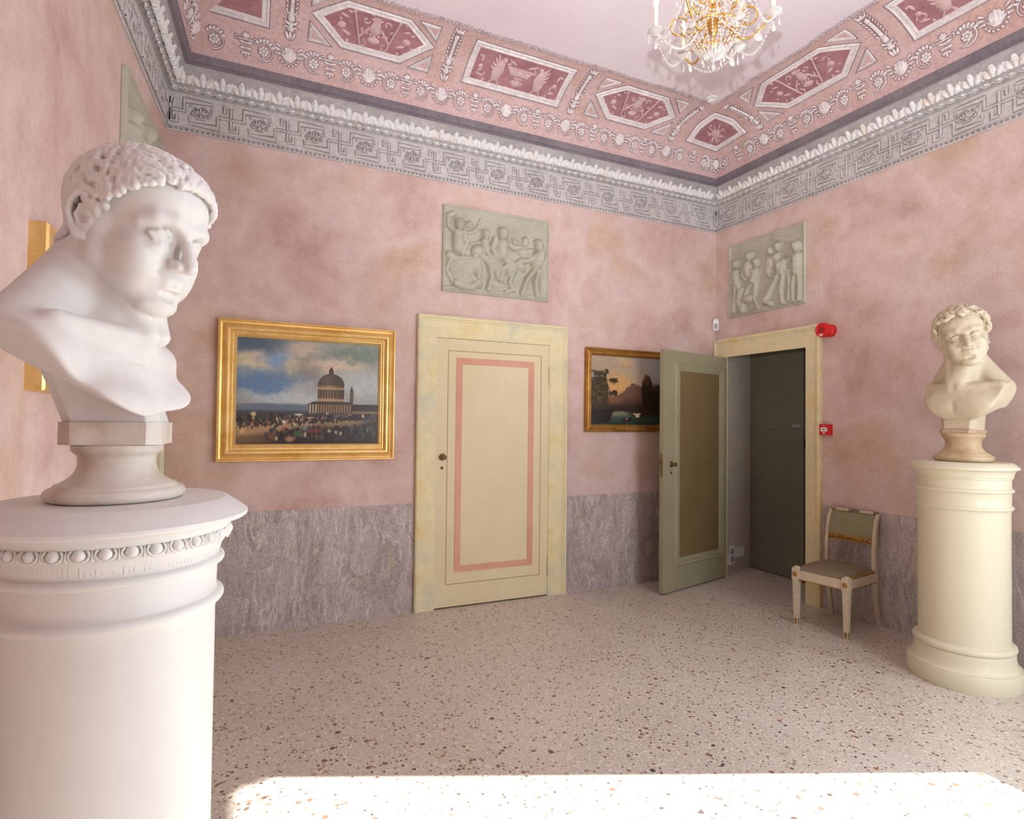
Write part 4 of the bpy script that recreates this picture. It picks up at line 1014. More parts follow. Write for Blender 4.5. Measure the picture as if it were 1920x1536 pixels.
for y, z, wd in ((-.30, 1.76, .13), (-.26, 1.72, .10), (-.22, 1.58, .15), (-.3, 1.40, .05)): mk.box((.5635, y-wd/2, z), (.5652, y+wd/2, z+.005))
mk.obj('scratch_marks', M_GREEN, door3)
# socket box on the reveal
a_ = Vector((.004, -.13, 0)); dd_ = (Vector((.577, .06, 0))-a_).normalized(); nn_ = Vector((dd_.y, -dd_.x, 0)); RT = lambda s, d, z: tuple(a_+dd_*s+nn_*d+Vector((0, 0, z)))
sb = MB(); sb.box((.045, 0, .115), (.165, .035, .305), T=RT); o_ = sb.obj('wall_socket', M_WHITEPL); o_['label'] = 'pale plastic socket box low on the grey reveal beyond the open green door'; o_['category'] = 'socket'
sb = MB(); sb.box((.165, 0, .168), (.39, .03, .262), T=RT); sb.obj('cable_housing', M_WHITEPL, o_)
sb = MB(); sb.box((.06, .035, .14), (.15, .038, .20), T=RT); sb.box((.06, .035, .22), (.15, .038, .28), T=RT); sb.obj('socket_plate', M_GREYPL, o_)

# ================================================================== stone reliefs
def relief(wl, s0, s1, z0, z1, prims, label, nu=230, nv=180, flip=1):
    W_, H_ = s1-s0, z1-z0
    def hf(U, V):
        h = np.full(U.shape, 0.); x = U*W_; y = V*H_
        for kind, *a in prims:
            if kind == 'l':
                pts, rr, k = a[0], a[1], (a[2] if len(a) > 2 else 1.); best = np.full(U.shape, -1.)
                for (p, q) in zip(pts, pts[1:]):
                    ax, ay, bx, by = p[0]*W_, p[1]*H_, q[0]*W_, q[1]*H_; l2 = (bx-ax)**2+(by-ay)**2+1e-9
                    t = np.clip(((x-ax)*(bx-ax)+(y-ay)*(by-ay))/l2, 0, 1); d2 = (x-ax-t*(bx-ax))**2+(y-ay-t*(by-ay))**2
                    best = np.maximum(best, rr*rr-d2)
                v = np.where(best > 0, np.sqrt(np.maximum(best, 0)), 0)*k
            else:
                cx, cy, rx, ry, ang, k = a; c, n = math.cos(ang), math.sin(ang); X = (x-cx*W_)*c+(y-cy*H_)*n; Y = -(x-cx*W_)*n+(y-cy*H_)*c
                q = 1-(X/rx)**2-(Y/ry)**2; v = np.where(q > 0, np.sqrt(np.maximum(q, 0)), 0)*min(rx, ry)*k
            h = np.where(v > 0, np.maximum(h, v) + .18*np.minimum(h, v), h)
        return h
    def fn(U, V):
        h = hf(U, V); e = np.minimum(np.minimum(U*W_, (1-U)*W_), np.minimum(V*H_, (1-V)*H_))
        rim = np.interp(e, [0, .003, .012, .020, .024], [0, .030, .030, .018, .012]); inside = e > .024
        d = np.where(inside, .012+h*1.45, rim)+.002; s = s0+U*W_; z = z0+V*H_
        if wl == 'B': return np.stack([s, -d, z], 1)
        if wl == 'R': return np.stack([SR*s-d, s, z], 1)
        return np.stack([L+SL*s+d, s, z], 1)
    me = grid_mesh('stone_relief', fn, nu, nv, flip=(wl == 'L')); me.shade_smooth()
    o = link('stone_relief', me, M_RELIEF); o['label'] = label; o['category'] = 'relief'; o['group'] = 'stone reliefs of children above the doors'; return o
def person(hx, hy, r, torso, limbs):
    """head, torso polyline and limb polylines; r = head radius in metres"""
    P = [('e', hx, hy, r, r*1.15, 0, .95), ('e', hx-.004, hy+.03, r*1.08, r*.75, 0, 1.0)]
    P.append(('l', torso, r*1.15, .85)); 
    for l in limbs: P.append(('l', l, r*.55, 1.15))
    return P
R1 = []
R1 += person(.145, .79, .048, [(.13, .67), (.13, .52)], [[(.10, .70), (.04, .76), (.03, .86), (.09, .90)], [(.18, .70), (.21, .58), (.17, .46)]])
R1 += [('e', .235, .80, .034, .042, 0, .5), ('l', [(.20, .70), (.27, .72), (.31, .78), (.335, .87)], .020, .8)]
R1 += [('e', .17, .26, .135, .12, -.5, .38), ('e', .27, .34, .09, .08, .9, .5), ('e', .30, .50, .060, .055, .5, .85), ('l', [(.25, .58), (.32, .61), (.36, .54)], .013, 1.2), ('l', [(.34, .47), (.37, .44)], .03, .9),
       ('l', [(.12, .10), (.22, .07), (.32, .12)], .04, .9), ('l', [(.25, .20), (.30, .14), (.26, .06)], .032, 1.1), ('l', [(.06, .36), (.03, .24), (.09, .10)], .018, 1.1), ('l', [(.05, .42), (.12, .38), (.22, .40)], .035, .9), ('l', [(.32, .40), (.33, .26), (.31, .12)], .028, .9)]
R1 += person(.385, .715, .040, [(.37, .62), (.38, .54)], [[(.35, .62), (.38, .52), (.42, .48)]])
R1 += person(.545, .755, .052, [(.535, .62), (.53, .50)], [[(.47, .68), (.445, .57), (.47, .48)], [(.59, .64), (.65, .60), (.71, .62)], [(.55, .46), (.62, .42), (.55, .33), (.52, .20)]])
R1 += [('e', .46, .38, .10, .07, -.6, .55), ('l', [(.42, .34), (.44, .22), (.41, .07)], .026, 1.1), ('l', [(.49, .30), (.50, .20)], .02, 1.), ('e', .635, .34, .055, .085, -.3, .6), ('l', [(.64, .28), (.61, .18), (.65, .10), (.58, .06)], .024, 1.1), ('l', [(.54, .28), (.57, .17)], .018, 1.)]
R1 += [('e', .76, .70, .040, .048, 0, .8), ('l', [(.69, .58), (.73, .52), (.80, .53), (.84, .62)], .016, 1.2), ('l', [(.70, .60), (.76, .57), (.81, .60)], .026, .8), ('l', [(.66, .68), (.68, .60)], .03, .6), ('l', [(.64, .72), (.66, .68), (.70, .69)], .012, 1.)]
R1 += person(.895, .68, .050, [(.91, .57), (.87, .44)], [[(.86, .55), (.79, .47), (.70, .45)], [(.86, .38), (.78, .24), (.73, .05)], [(.90, .36), (.86, .22), (.88, .05)]])
R1 += [('l', [(.95, .56), (.955, .30), (.95, .05)], .05, .5), ('l', [(.70, .42), (.74, .37)], .035, .7), ('l', [(.42, .12), (.5, .10), (.6, .11)], .012, .8), ('l', [(.03, .045), (.97, .045)], .014, .7)]
relief('B', -3.096, -2.066, 2.719, 3.471, R1, 'grey stone relief of riding children above the closed cream door')
R2 = []
R2 += person(.12, .72, .040, [(.12, .60), (.13, .46)], [[(.07, .62), (.05, .48), (.09, .40)], [(.11, .40), (.10, .22), (.08, .08)], [(.15, .40), (.17, .25)]])
R2 += person(.31, .77, .042, [(.29, .66), (.30, .54)], [[(.24, .66), (.21, .54), (.26, .47)], [(.34, .64), (.36, .54)]])
R2 += person(.41, .66, .040, [(.40, .55), (.37, .44)], [[(.36, .58), (.32, .46), (.38, .40)], [(.37, .42), (.28, .33), (.22, .12)], [(.40, .40), (.38, .20), (.42, .08)]])
R2 += [('l', [(.20, .34), (.15, .2), (.20, .08)], .04, .7), ('e', .30, .20, .07, .05, 0, .8)]
R2 += person(.59, .76, .038, [(.60, .64), (.58, .50)], [[(.57, .64), (.55, .52), (.58, .44)]])
R2 += person(.69, .78, .040, [(.68, .66), (.70, .54)], [[(.65, .66), (.62, .56), (.66, .50)]])
R2 += [('e', .74, .50, .075, .085, 0, .7), ('l', [(.69, .40), (.60, .24), (.52, .12), (.60, .08)], .034, 1.1), ('l', [(.76, .40), (.73, .22), (.75, .07)], .032, 1.1), ('l', [(.82, .44), (.83, .25), (.82, .08)], .028, 1.)]
R2 += person(.91, .72, .050, [(.92, .58), (.92, .42)], [[(.87, .60), (.80, .56), (.76, .60)], [(.90, .40), (.87, .24), (.88, .06)], [(.94, .40), (.95, .22), (.94, .06)]])
R2 += [('l', [(.03, .045), (.97, .045)], .014, .7), ('l', [(.62, .92), (.75, .87), (.85, .80)], .03, .35)]
mir = lambda pr: [(p[0], [(1-a, c) for a, c in p[1]], *p[2:]) if p[0] == 'l' else (p[0], 1-p[1], p[2], p[3], p[4], -p[5], p[6]) for p in pr]
relief('R', -1.104, -.199, 2.712, 3.463, mir(R2), 'grey stone relief of walking children above the open doorway', 200, 170)
relief('L', -1.172, -.264, 2.715, 3.468, mir(R1), 'grey stone relief on the left wall above its cream door surround, behind the big bust', 150, 120)

# ================================================================== paintings
def vnoise(x, y, seed, octs=5):
    r = np.random.RandomState(seed); out = 0; amp = 1.; tot = 0
    for o in range(octs):
        G = r.rand(66, 66); xi = np.floor(x).astype(int); yi = np.floor(y).astype(int); fx = x-xi; fy = y-yi; fx = fx*fx*(3-2*fx); fy = fy*fy*(3-2*fy)
        g = lambda i, j: G[(j) % 64, (i) % 64]
        out = out+amp*((g(xi, yi)*(1-fx)+g(xi+1, yi)*fx)*(1-fy)+(g(xi, yi+1)*(1-fx)+g(xi+1, yi+1)*fx)*fy); tot += amp; amp *= .55; x = x*2.03; y = y*2.03
    return out/tot
def lay(C_, col, a): 
    a = np.clip(a, 0, 1)[..., None]; return C_*(1-a)+np.array(col, float)*a
def sst(a, b_, x): t = np.clip((x-a)/(b_-a), 0, 1); return t*t*(3-2*t)
def blob(U, V, cx, cy, rx, ry, p=1.5): return np.exp(-(((U-cx)/rx)**2+((V-cy)/ry)**2)**p)
def art_dome(U, V):
    n = vnoise(U*6, V*6, 1); n2 = vnoise(U*14+3, V*14, 2); n3 = vnoise(U*40, V*40, 3); us = U+.05*(n-.5)*2; vs = V+.07*(n2-.5)*2
    C_ = np.ones(U.shape+(3,))*np.array([150, 152, 146.])
    C_ = lay(C_, (74, 94, 112), blob(us, vs, .08, .03, .24, .16)*.95); C_ = lay(C_, (206, 190, 156), blob(us-.35*(.3-vs), vs, .12, .22, .24, .09)*.9)
    C_ = lay(C_, (118, 146, 182), blob(us, vs, .30, .19, .13, .09)*.95); C_ = lay(C_, (206, 180, 158), blob(us, vs, .44, .08, .12, .08)*.7); C_ = lay(C_, (140, 132, 124), blob(us, vs, .48, .27, .14, .11)*.9)
    C_ = lay(C_, (202, 190, 152), blob(us, vs, .38, .24, .05, .09)*.6); C_ = lay(C_, (112, 128, 114), blob(us, vs, .84, .12, .22, .10)*.9); C_ = lay(C_, (214, 188, 160), blob(us, vs, .70, .24, .22, .07)*.8); C_ = lay(C_, (176, 182, 178), blob(us, vs, .88, .42, .24, .14)*.9)
    C_ = lay(C_, (92, 122, 158), blob(us, vs, .16, .42, .32, .13)*.95); C_ = lay(C_, (190, 198, 204), blob(us, vs, .36, .56, .28, .07)*.7); C_ = lay(C_, (196, 190, 178), blob(us, vs, .44, .47, .09, .08)*.5)
    C_ = C_*(.92+.16*n3[..., None])
    hz = .60+.02*vnoise(U*9, U*0+4, 5); C_ = lay(C_, (92, 104, 118), sst(hz-.01, hz+.02, V)*(U < .62)*.85); C_ = lay(C_, (60, 68, 80), sst(.665, .69, V)*.8)
    g0 = .74+.02*(n2-.5); C_ = lay(C_, (66, 62, 58), sst(.69, .72, V)); road = .80-.13*U+.05*(n-.5)
    C_ = lay(C_, (158, 130, 98), sst(road-.005, road+.02, V)*(1-sst(.86+.04*n, .96, V-.0*U+.10*(U-.3)))); C_ = lay(C_, (40, 29, 21), sst(.82, .95, V+.22*(U-.35)+.06*(n-.5))); C_ = lay(C_, (120, 92, 66), blob(U, V, .05, .96, .22, .05)*.8)
    C_ = lay(C_, (140, 118, 88), blob(U, V, .72, .79, .16, .05)*.9)
    # building on the right
    C_ = lay(C_, (52, 44, 36), (U > .80)*(V > .605)*(V < .68)); C_ = lay(C_, (120, 100, 76), (U > .80)*(V > .672)*(V < .70)); C_ = lay(C_, (48, 38, 32), (U > .80)*(V > .70)*(V < .76))
    # tower
    C_ = lay(C_, (92, 76, 62), (np.abs(U-.797) < .014)*(V > .48)*(V < .62)); C_ = lay(C_, (70, 58, 50), (np.abs(U-.797) < (V-.42)*.24)*(V > .42)*(V < .48))
    # drum, dome, lantern
    dr = (U > .550)*(U < .742)*(V > .42)*(V < .60); sh = np.clip((U-.55)/.19, 0, 1); colr = np.stack([150-70*np.abs(sh-.45)*1.4-20*sh, 122-60*np.abs(sh-.45)*1.4-16*sh, 92-46*np.abs(sh-.45)*1.4-10*sh], -1)
    C_ = np.where(dr[..., None], colr, C_); C_ = lay(C_, (64, 50, 38), dr*(V > .47)*(V < .545)*(np.sin(U*310) > .1)); C_ = lay(C_, (178, 152, 112), dr*((np.abs(V-.455) < .010)+(np.abs(V-.57) < .012))*.8)
    dm = (((U-.646)/.096)**2+((V-.425)/.115)**2 < 1)*(V < .425); C_ = lay(C_, (78, 70, 58), dm); C_ = lay(C_, (106, 96, 78), dm*blob(U, V, .62, .37, .05, .06)*.8); C_ = lay(C_, (58, 50, 42), dm*(np.sin((U-.646)*230/(.4+(V-.31)*6)) > .75)*.6)
    C_ = lay(C_, (74, 62, 50), (np.abs(U-.646) < .016)*(V > .265)*(V < .325)); C_ = lay(C_, (60, 50, 42), (np.abs(U-.646) < (V-.235)*.32)*(V > .235)*(V < .268))
    # portico
    C_ = lay(C_, (66, 54, 46), (U > .475+(.615-V)*1.6)*(U < .80)*(V > .585)*(V < .615)); pt = (U > .48)*(U < .80)*(V > .612)*(V < .70); C_ = lay(C_, (84, 66, 50), pt); C_ = lay(C_, (150, 124, 94), pt*(np.sin(U*330) > .35)*(V < .69)); C_ = lay(C_, (188, 186, 176), pt*(U < .545)*(np.sin(U*300) < -.3)*.8)
    # crowd
    r = np.random.RandomState(5)
    for i in range(620):
        t = r.rand()
        if t < .62: cx, cy = r.rand()*1., 0; cy = .70+.03*r.rand()+.10*r.rand()*(1-cx)*1.2+.03*r.rand(); sz = .005+.004*r.rand()
        else: cx = .2+.8*r.rand(); cy = .86+.10*r.rand()-.05*(cx-.2); sz = .008+.007*r.rand()
        k = r.rand(); col = [(44, 38, 34), (36, 32, 34), (58, 60, 70), (206, 186, 150), (150, 66, 44), (70, 88, 84), (92, 74, 56)][int(r.choice(7, p=[.36, .26, .14, .045, .04, .055, .10]))]
        m = (np.abs(U-cx) < sz*3)*(np.abs(V-cy) < sz*5)
        if m.any(): idx = np.where(m); a = blob(U[idx], V[idx], cx, cy, sz, sz*2.1, 2)*.95; C_[idx] = C_[idx]*(1-a[:, None])+np.array(col)*a[:, None]
    for cx, cy, sx, sy, col in ((.115, .715, .018, .022, (224, 206, 140)), (.115, .75, .008, .02, (200, 180, 120)), (.42, .715, .03, .010, (222, 212, 190)), (.62, .70, .010, .014, (196, 160, 110)), (.50, .745, .03, .008, (206, 170, 140)), (.045, .87, .02, .03, (206, 160, 110)), (.32, .79, .014, .02, (224, 214, 196)), (.235, .92, .03, .035, (110, 70, 44)), (.30, .92, .016, .05, (34, 28, 26)), (.375, .90, .015, .05, (34, 26, 24)), (.53, .87, .05, .022, (126, 52, 30)), (.46, .84, .02, .03, (120, 128, 124)), (.72, .82, .012, .025, (120, 78, 56)), (.42, .90, .04, .03, (72, 92, 62)), (.36, .95, .03, .03, (170, 130, 100))):
        C_ = lay(C_, col, blob(U, V, cx, cy, sx, sy, 2)*.85)
    return C_*(.96+.08*vnoise(U*90, V*90, 9, 2)[..., None])
def art_lake(U, V):
    n = vnoise(U*5, V*5, 11); n2 = vnoise(U*13, V*13, 12); n3 = vnoise(U*34, V*34, 13); U = U+.035*(n2-.5)+.02*(n3-.5); V = V+.035*(vnoise(U*13, V*13, 15)-.5)+.02*(vnoise(U*34, V*34, 16)-.5)
    C_ = np.ones(U.shape+(3,))*np.array([168, 150, 128.]); C_ = lay(C_, (136, 136, 140), sst(.5, 1.1, U+.4*(.3-V)+.2*(n-.5))); C_ = lay(C_, (206, 158, 98), blob(U, V, .34, .45, .24, .22)*.95); C_ = lay(C_, (190, 146, 104), blob(U+.1*n, V, .52, .10, .10, .05)*.7); C_ = lay(C_, (196, 172, 130), blob(U, V, .42, .06, .10, .05)*.6)
    mt = np.interp(U, [0, .30, .44, .52, .555, .59, .68, .8, 1.], [.62, .60, .50, .40, .385, .41, .44, .46, .5]); C_ = lay(C_, (110, 78, 64), sst(mt-.008, mt+.008, V+.02*(n2-.5))); C_ = lay(C_, (74, 54, 44), sst(.55, .72, V+.1*(n-.5)+.0*U))
    C_ = lay(C_, (150, 104, 58), blob(U, V, .29, .65, .10, .06)*.7*(n3+.2)); C_ = lay(C_, (50, 36, 30), sst(.66, .76, V+.06*(n2-.5))*.95)
    C_ = lay(C_, (122, 120, 100), (V > .80+.0*U)*blob(U, V, .36, .86, .16, .07)*1.2); C_ = lay(C_, (48, 70, 58), sst(.84, .90, V)*.8); C_ = lay(C_, (36, 50, 44), sst(.93, 1., V)*.8)
    tl = blob(U, V, .10, .50, .15, .30, 2)*1.3; C_ = lay(C_, (52, 46, 30), sst(.40, .64, tl*(n2*.7+n3*.8))); C_ = lay(C_, (120, 96, 48), sst(.5, .8, tl*n3)*.6); C_ = lay(C_, (56, 44, 28), ((np.abs(U-.21-.03*np.sin(V*14)) < .006)*(V > .22)*(V < .6)))
    for cx, cy in ((.20, .24), (.27, .36), (.31, .36), (.31, .54), (.25, .56), (.05, .25), (.13, .34)): C_ = lay(C_, (58, 46, 28), sst(.28, .52, blob(U, V, cx, cy, .05, .055, 1)*(n3*1.2+.1)))
    C_ = lay(C_, (30, 24, 24), (U < .30-.4*(V-.8))*(V > .78)*(V < .98)*(n2+U*.2 > .25)*.95)
    tr = blob(U, V, .74, .50, .08, .26, 2)+blob(U, V, .95, .62, .16, .28, 2); C_ = lay(C_, (42, 28, 20), sst(.25, .6, tr*(.5+n2*.4+n3*.4))*.95); C_ = lay(C_, (96, 56, 30), sst(.35, .75, blob(U, V, .73, .34, .05, .09)*(n3+.3))*.8)
    C_ = lay(C_, (226, 196, 146), ((np.abs(U-.61) < .028)*(np.abs(V-.86) < .024))); C_ = lay(C_, (220, 200, 160), ((np.abs(U-.61) < .045)*(np.abs(V-.834) < .006))); C_ = lay(C_, (30, 22, 20), blob(U, V, .47, .93, .09, .018, 2)); C_ = lay(C_, (190, 120, 90), blob(U, V, .47, .915, .012, .018, 2)); C_ = lay(C_, (40, 30, 30), blob(U, V, .42, .905, .01, .02, 2)+blob(U, V, .51, .905, .01, .02, 2))
    return C_*(.94+.12*n3[..., None])
def art_view(U, V):
    n = vnoise(U*6, V*6, 21); n3 = vnoise(U*30, V*30, 22); C_ = np.ones(U.shape+(3,))*np.array([172, 168, 156.]); C_ = lay(C_, (130, 140, 150), (1-V)*(n > .5)*.6); C_ = lay(C_, (92, 86, 70), sst(.52, .60, V+.1*(n-.5))); C_ = lay(C_, (60, 54, 40), sst(.75, .9, V+.1*(n-.5))); C_ = lay(C_, (70, 72, 50), blob(U, V, .8, .45, .15, .25, 2)*(n3 > .4)); return C_*(.9+.2*n3[..., None])
def art_material(name, rough=.35, weave=.15):
    m, nd, lk, b = new_mat(name, rough=rough, spec=.45); a = nd.new('ShaderNodeAttribute'); a.attribute_name = 'paint'; lk.new(a.outputs['Color'], b.inputs['Base Color'])
    n = noise(nd, lk, coords(nd, lk), 260, 2, .6); bump(nd, lk, b, n.outputs[0], weave, .002); return m
M_ART = art_material('oil_paint')
def painting(wl, s0, s1, z0, z1, prof, art, label, nu, nv, gold, beads=False, mirror=False):
    cx, cz = (s0+s1)/2, (z0+z1)/2; P0 = Vector(wallpt(wl, cx, 0, z0)); root = empty('framed_painting', label, 'painting', P0)
    T = lambda s, d, z: tuple(Vector(wallpt(wl, s, d, z))-P0)
    b = MB(); frame_sweep(b, s0, s1, z0, z1, prof, T); fr = b.obj('gilt_frame', gold, root)
    i, h = prof[-1]; a0, a1, c0, c1 = s0+i-.004, s1-i+.004, z0+i-.004, z1-i+.004; store = {}
    def fn(U, V):
        P = np.zeros((len(U), 3)); o0 = np.array(T(a0, h-.004, c0)); ex = np.array(T(a1, h-.004, c0))-o0; ez = np.array(T(a0, h-.004, c1))-o0
        col = art(1-U if mirror else U, 1-V)/255.; col = np.clip(col, 0, 1); store['c'] = np.where(col <= .04045, col/12.92, ((col+.055)/1.055)**2.4)
        return o0+U[:, None]*ex+V[:, None]*ez
    me = grid_mesh('canvas', fn, nu, nv, flip=(wl == 'L')); at = me.color_attributes.new('paint', 'FLOAT_COLOR', 'POINT'); cc = np.ones((len(store['c']), 4), np.float32); cc[:, :3] = store['c']; at.data.foreach_set('color', cc.ravel())
    link('canvas', me, M_ART, root)
    if beads:
        bb = MB(); x = s0+i-.012
        for (xa, za, xb, zb2) in ((s0+i-.01, z0+i-.01, s1-i+.01, z0+i-.01), (s0+i-.01, z1-i+.01, s1-i+.01, z1-i+.01), (s0+i-.01, z0+i-.01, s0+i-.01, z1-i+.01), (s1-i+.01, z0+i-.01, s1-i+.01, z1-i+.01)):
            ln = math.hypot(xb-xa, zb2-za); k = int(ln/.017)
            for q in range(k): t = (q+.5)/k; bb.ell(T(xa+(xb-xa)*t, h+.004, za+(zb2-za)*t), (.006,)*3, 6, 4)
        bb.obj('bead_moulding', gold, fr, smooth='all')
    return root, T
PF1 = [(0, 0), (0, .050), (.004, .057), (.010, .058), (.015, .053), (.018, .044), (.028, .040), (.036, .044), (.048, .058), (.060, .067), (.070, .068), (.080, .062), (.086, .050), (.090, .046), (.098, .048), (.103, .045), (.107, .036), (.114, .036), (.118, .030), (.126, .024), (.130, .018)]
painting('B', -4.804, -3.499, 1.282, 2.338, PF1, art_dome, 'wide gold-framed painting of a domed building under clouds, left of the cream door', 420, 330, M_GOLD)
PF2 = [(0, 0), (0, .040), (.006, .046), (.012, .044), (.016, .034), (.024, .030), (.036, .036), (.044, .044), (.052, .044), (.056, .034), (.062, .030), (.066, .024), (.072, .018)]
p2, T2 = painting('B', -1.657, -.62, 1.512, 2.325, PF2, art_lake, 'gold-framed lake landscape partly hidden by the open green door', 260, 200, M_GOLD2, beads=True)
b = MB(); b.add([T2(x, d, z) for x, d, z in ((-1.30, .044, 1.528), (-.98, .044, 1.528), (-.96, .047, 1.549), (-.98, .047, 1.570), (-1.30, .047, 1.570), (-1.32, .047, 1.549))], [(0, 1, 2, 3, 4, 5)]); b.box((-1.30, .03, 1.530), (-.98, .0465, 1.568), T=T2); b.obj('name_plate', M_GOLD2, p2)
PF3 = [(0, 0), (0, .050), (.006, .058), (.020, .060), (.030, .056), (.036, .050), (.060, .056), (.080, .068), (.096, .070), (.106, .066), (.112, .062), (.124, .058), (.134, .044), (.142, .040)]
painting('L', -2.265, -1.42, 1.690, 2.285, PF3, art_view, 'gold-framed painting on the left wall, half hidden behind the big bust', 90, 60, M_GOLD, beads=True)

# ================================================================== pedestals
def pedestal(loc, prof, mat, label, egg=None, rib=None):
    root = empty('pedestal', label, 'pedestal', loc)
    b = MB(); b.lathe(prof, 96); b.obj('column', mat, root, smooth=True)
    if egg:
        r, z, h = egg; n = 34; b = MB()
        for k in range(n):
            a = 2*PI*k/n; ca, sa = math.cos(a), math.sin(a)
            tr = lambda x, y, zz: ((r+x)*ca-y*sa, (r+x)*sa+y*ca, z+zz)
            b.ell((0, 0, 0), (.012, .0135, h*.50), 12, 8, T=lambda x, y, zz: tr(x+.001-zz*.0, y, zz+.002))
            b.tube([tr(.004+.002*math.cos(t), .0185*math.sin(t), -h*.55*math.cos(t)+.003) for t in np.linspace(-2.35, 2.35, 13)], .0028, 6)
            a2 = a+PI/n; ca2, sa2 = math.cos(a2), math.sin(a2)
            tr2 = lambda x, y, zz: ((r+x)*ca2-y*sa2, (r+x)*sa2+y*ca2, z+zz)
            b.ell((0, 0, 0), (.008, .0028, h*.52), 8, 6, T=lambda x, y, zz: tr2(x, y*(1.5-zz*30 if zz < 0 else 1.), zz))
        b.obj('egg_and_dart_band', mat, root, smooth='all')
    if rib:
        r, z0, z1 = rib; b = MB(); rnd = random.Random(5); n = 150
        for k in range(n):
            a = 2*PI*k/n; zz = z0+rnd.random()*.006; b.tube([(r*math.cos(a), r*math.sin(a), zz), ((r+.004)*math.cos(a), (r+.004)*math.sin(a), z1)], [.0022, .0040], 5)
        b.obj('reeded_band', mat, root, smooth='all')
    return root
def arc_prof(r0, z0, r1, z1, n, conc=True):
    out = []
    for i in range(n+1):
        t = i/n*PI/2
        out.append((r1+(r0-r1)*(1-math.sin(t)) if conc else r0+(r1-r0)*math.sin(t), z0+(z1-z0)*(1-math.cos(t)) if conc else z0+(z1-z0)*(1-math.cos(t))))
    return out
def torus_prof(r, z, rr, h, n=8): return [(r+rr*math.cos(t), z+h*math.sin(t)) for t in np.linspace(PI/2, -PI/2, n)]
base_p = lambda s, b_: torus_prof(s+.016, .232, .014, .020)+[(s+.020, .208)]+[(s+.022+(b_-s-.026)*(1-math.cos(t)), .200-.09*math.sin(t)) for t in np.linspace(0, PI/2, 9)]+[(b_-.006, .108), (b_, .098), (b_, .012), (b_-.004, .0)]
pl = [(.0, 1.400), (.240, 1.400), (.246, 1.399), (.290, 1.366), (.295, 1.362), (.295, 1.355), (.291, 1.350)]+[(.291-.041*math.sin(t), 1.350-.026*(1-math.cos(t))) for t in np.linspace(.2, PI/2, 7)]+[(.247, 1.322), (.244, 1.298), (.240, 1.294), (.2385, 1.292), (.2295, 1.258)]+[(.2295, 1.256)]+torus_prof(.229, 1.243, .013, .011)+[(.2255, 1.230), (.2235, 1.168)]+torus_prof(.227, 1.149, .015, .013)+[(.226, 1.132), (.2235, 1.126), (.222, 1.11), (.222, .26)]+base_p(.222, .285)
pedestal((-4.905, -3.085, 0), list(pl), M_PED, 'tall white cylindrical pedestal with carved egg band, carrying the large left bust', egg=(.2475, 1.310, .026), rib=(.2300, 1.262, 1.290))
pr_ = [(.0, 1.378), (.250, 1.378), (.254, 1.377), (.283, 1.352), (.286, 1.346), (.286, 1.338)]+[(.286-.030*math.sin(t), 1.336-.044*(1-math.cos(t))) for t in np.linspace(.2, PI/2, 7)]+[(.252, 1.288), (.252, 1.280), (.246, 1.276), (.245, 1.222)]+torus_prof(.2485, 1.206, .010, .012)+[(.246, 1.190), (.2435, 1.116)]+torus_prof(.247, 1.098, .010, .012)+[(.244, 1.08), (.241, 1.06), (.240, .26)]+base_p(.240, .302)
pedestal((-.398, -2.586, 0), list(pr_), M_PED2, 'cream cylindrical pedestal standing near the right wall beside the chair')

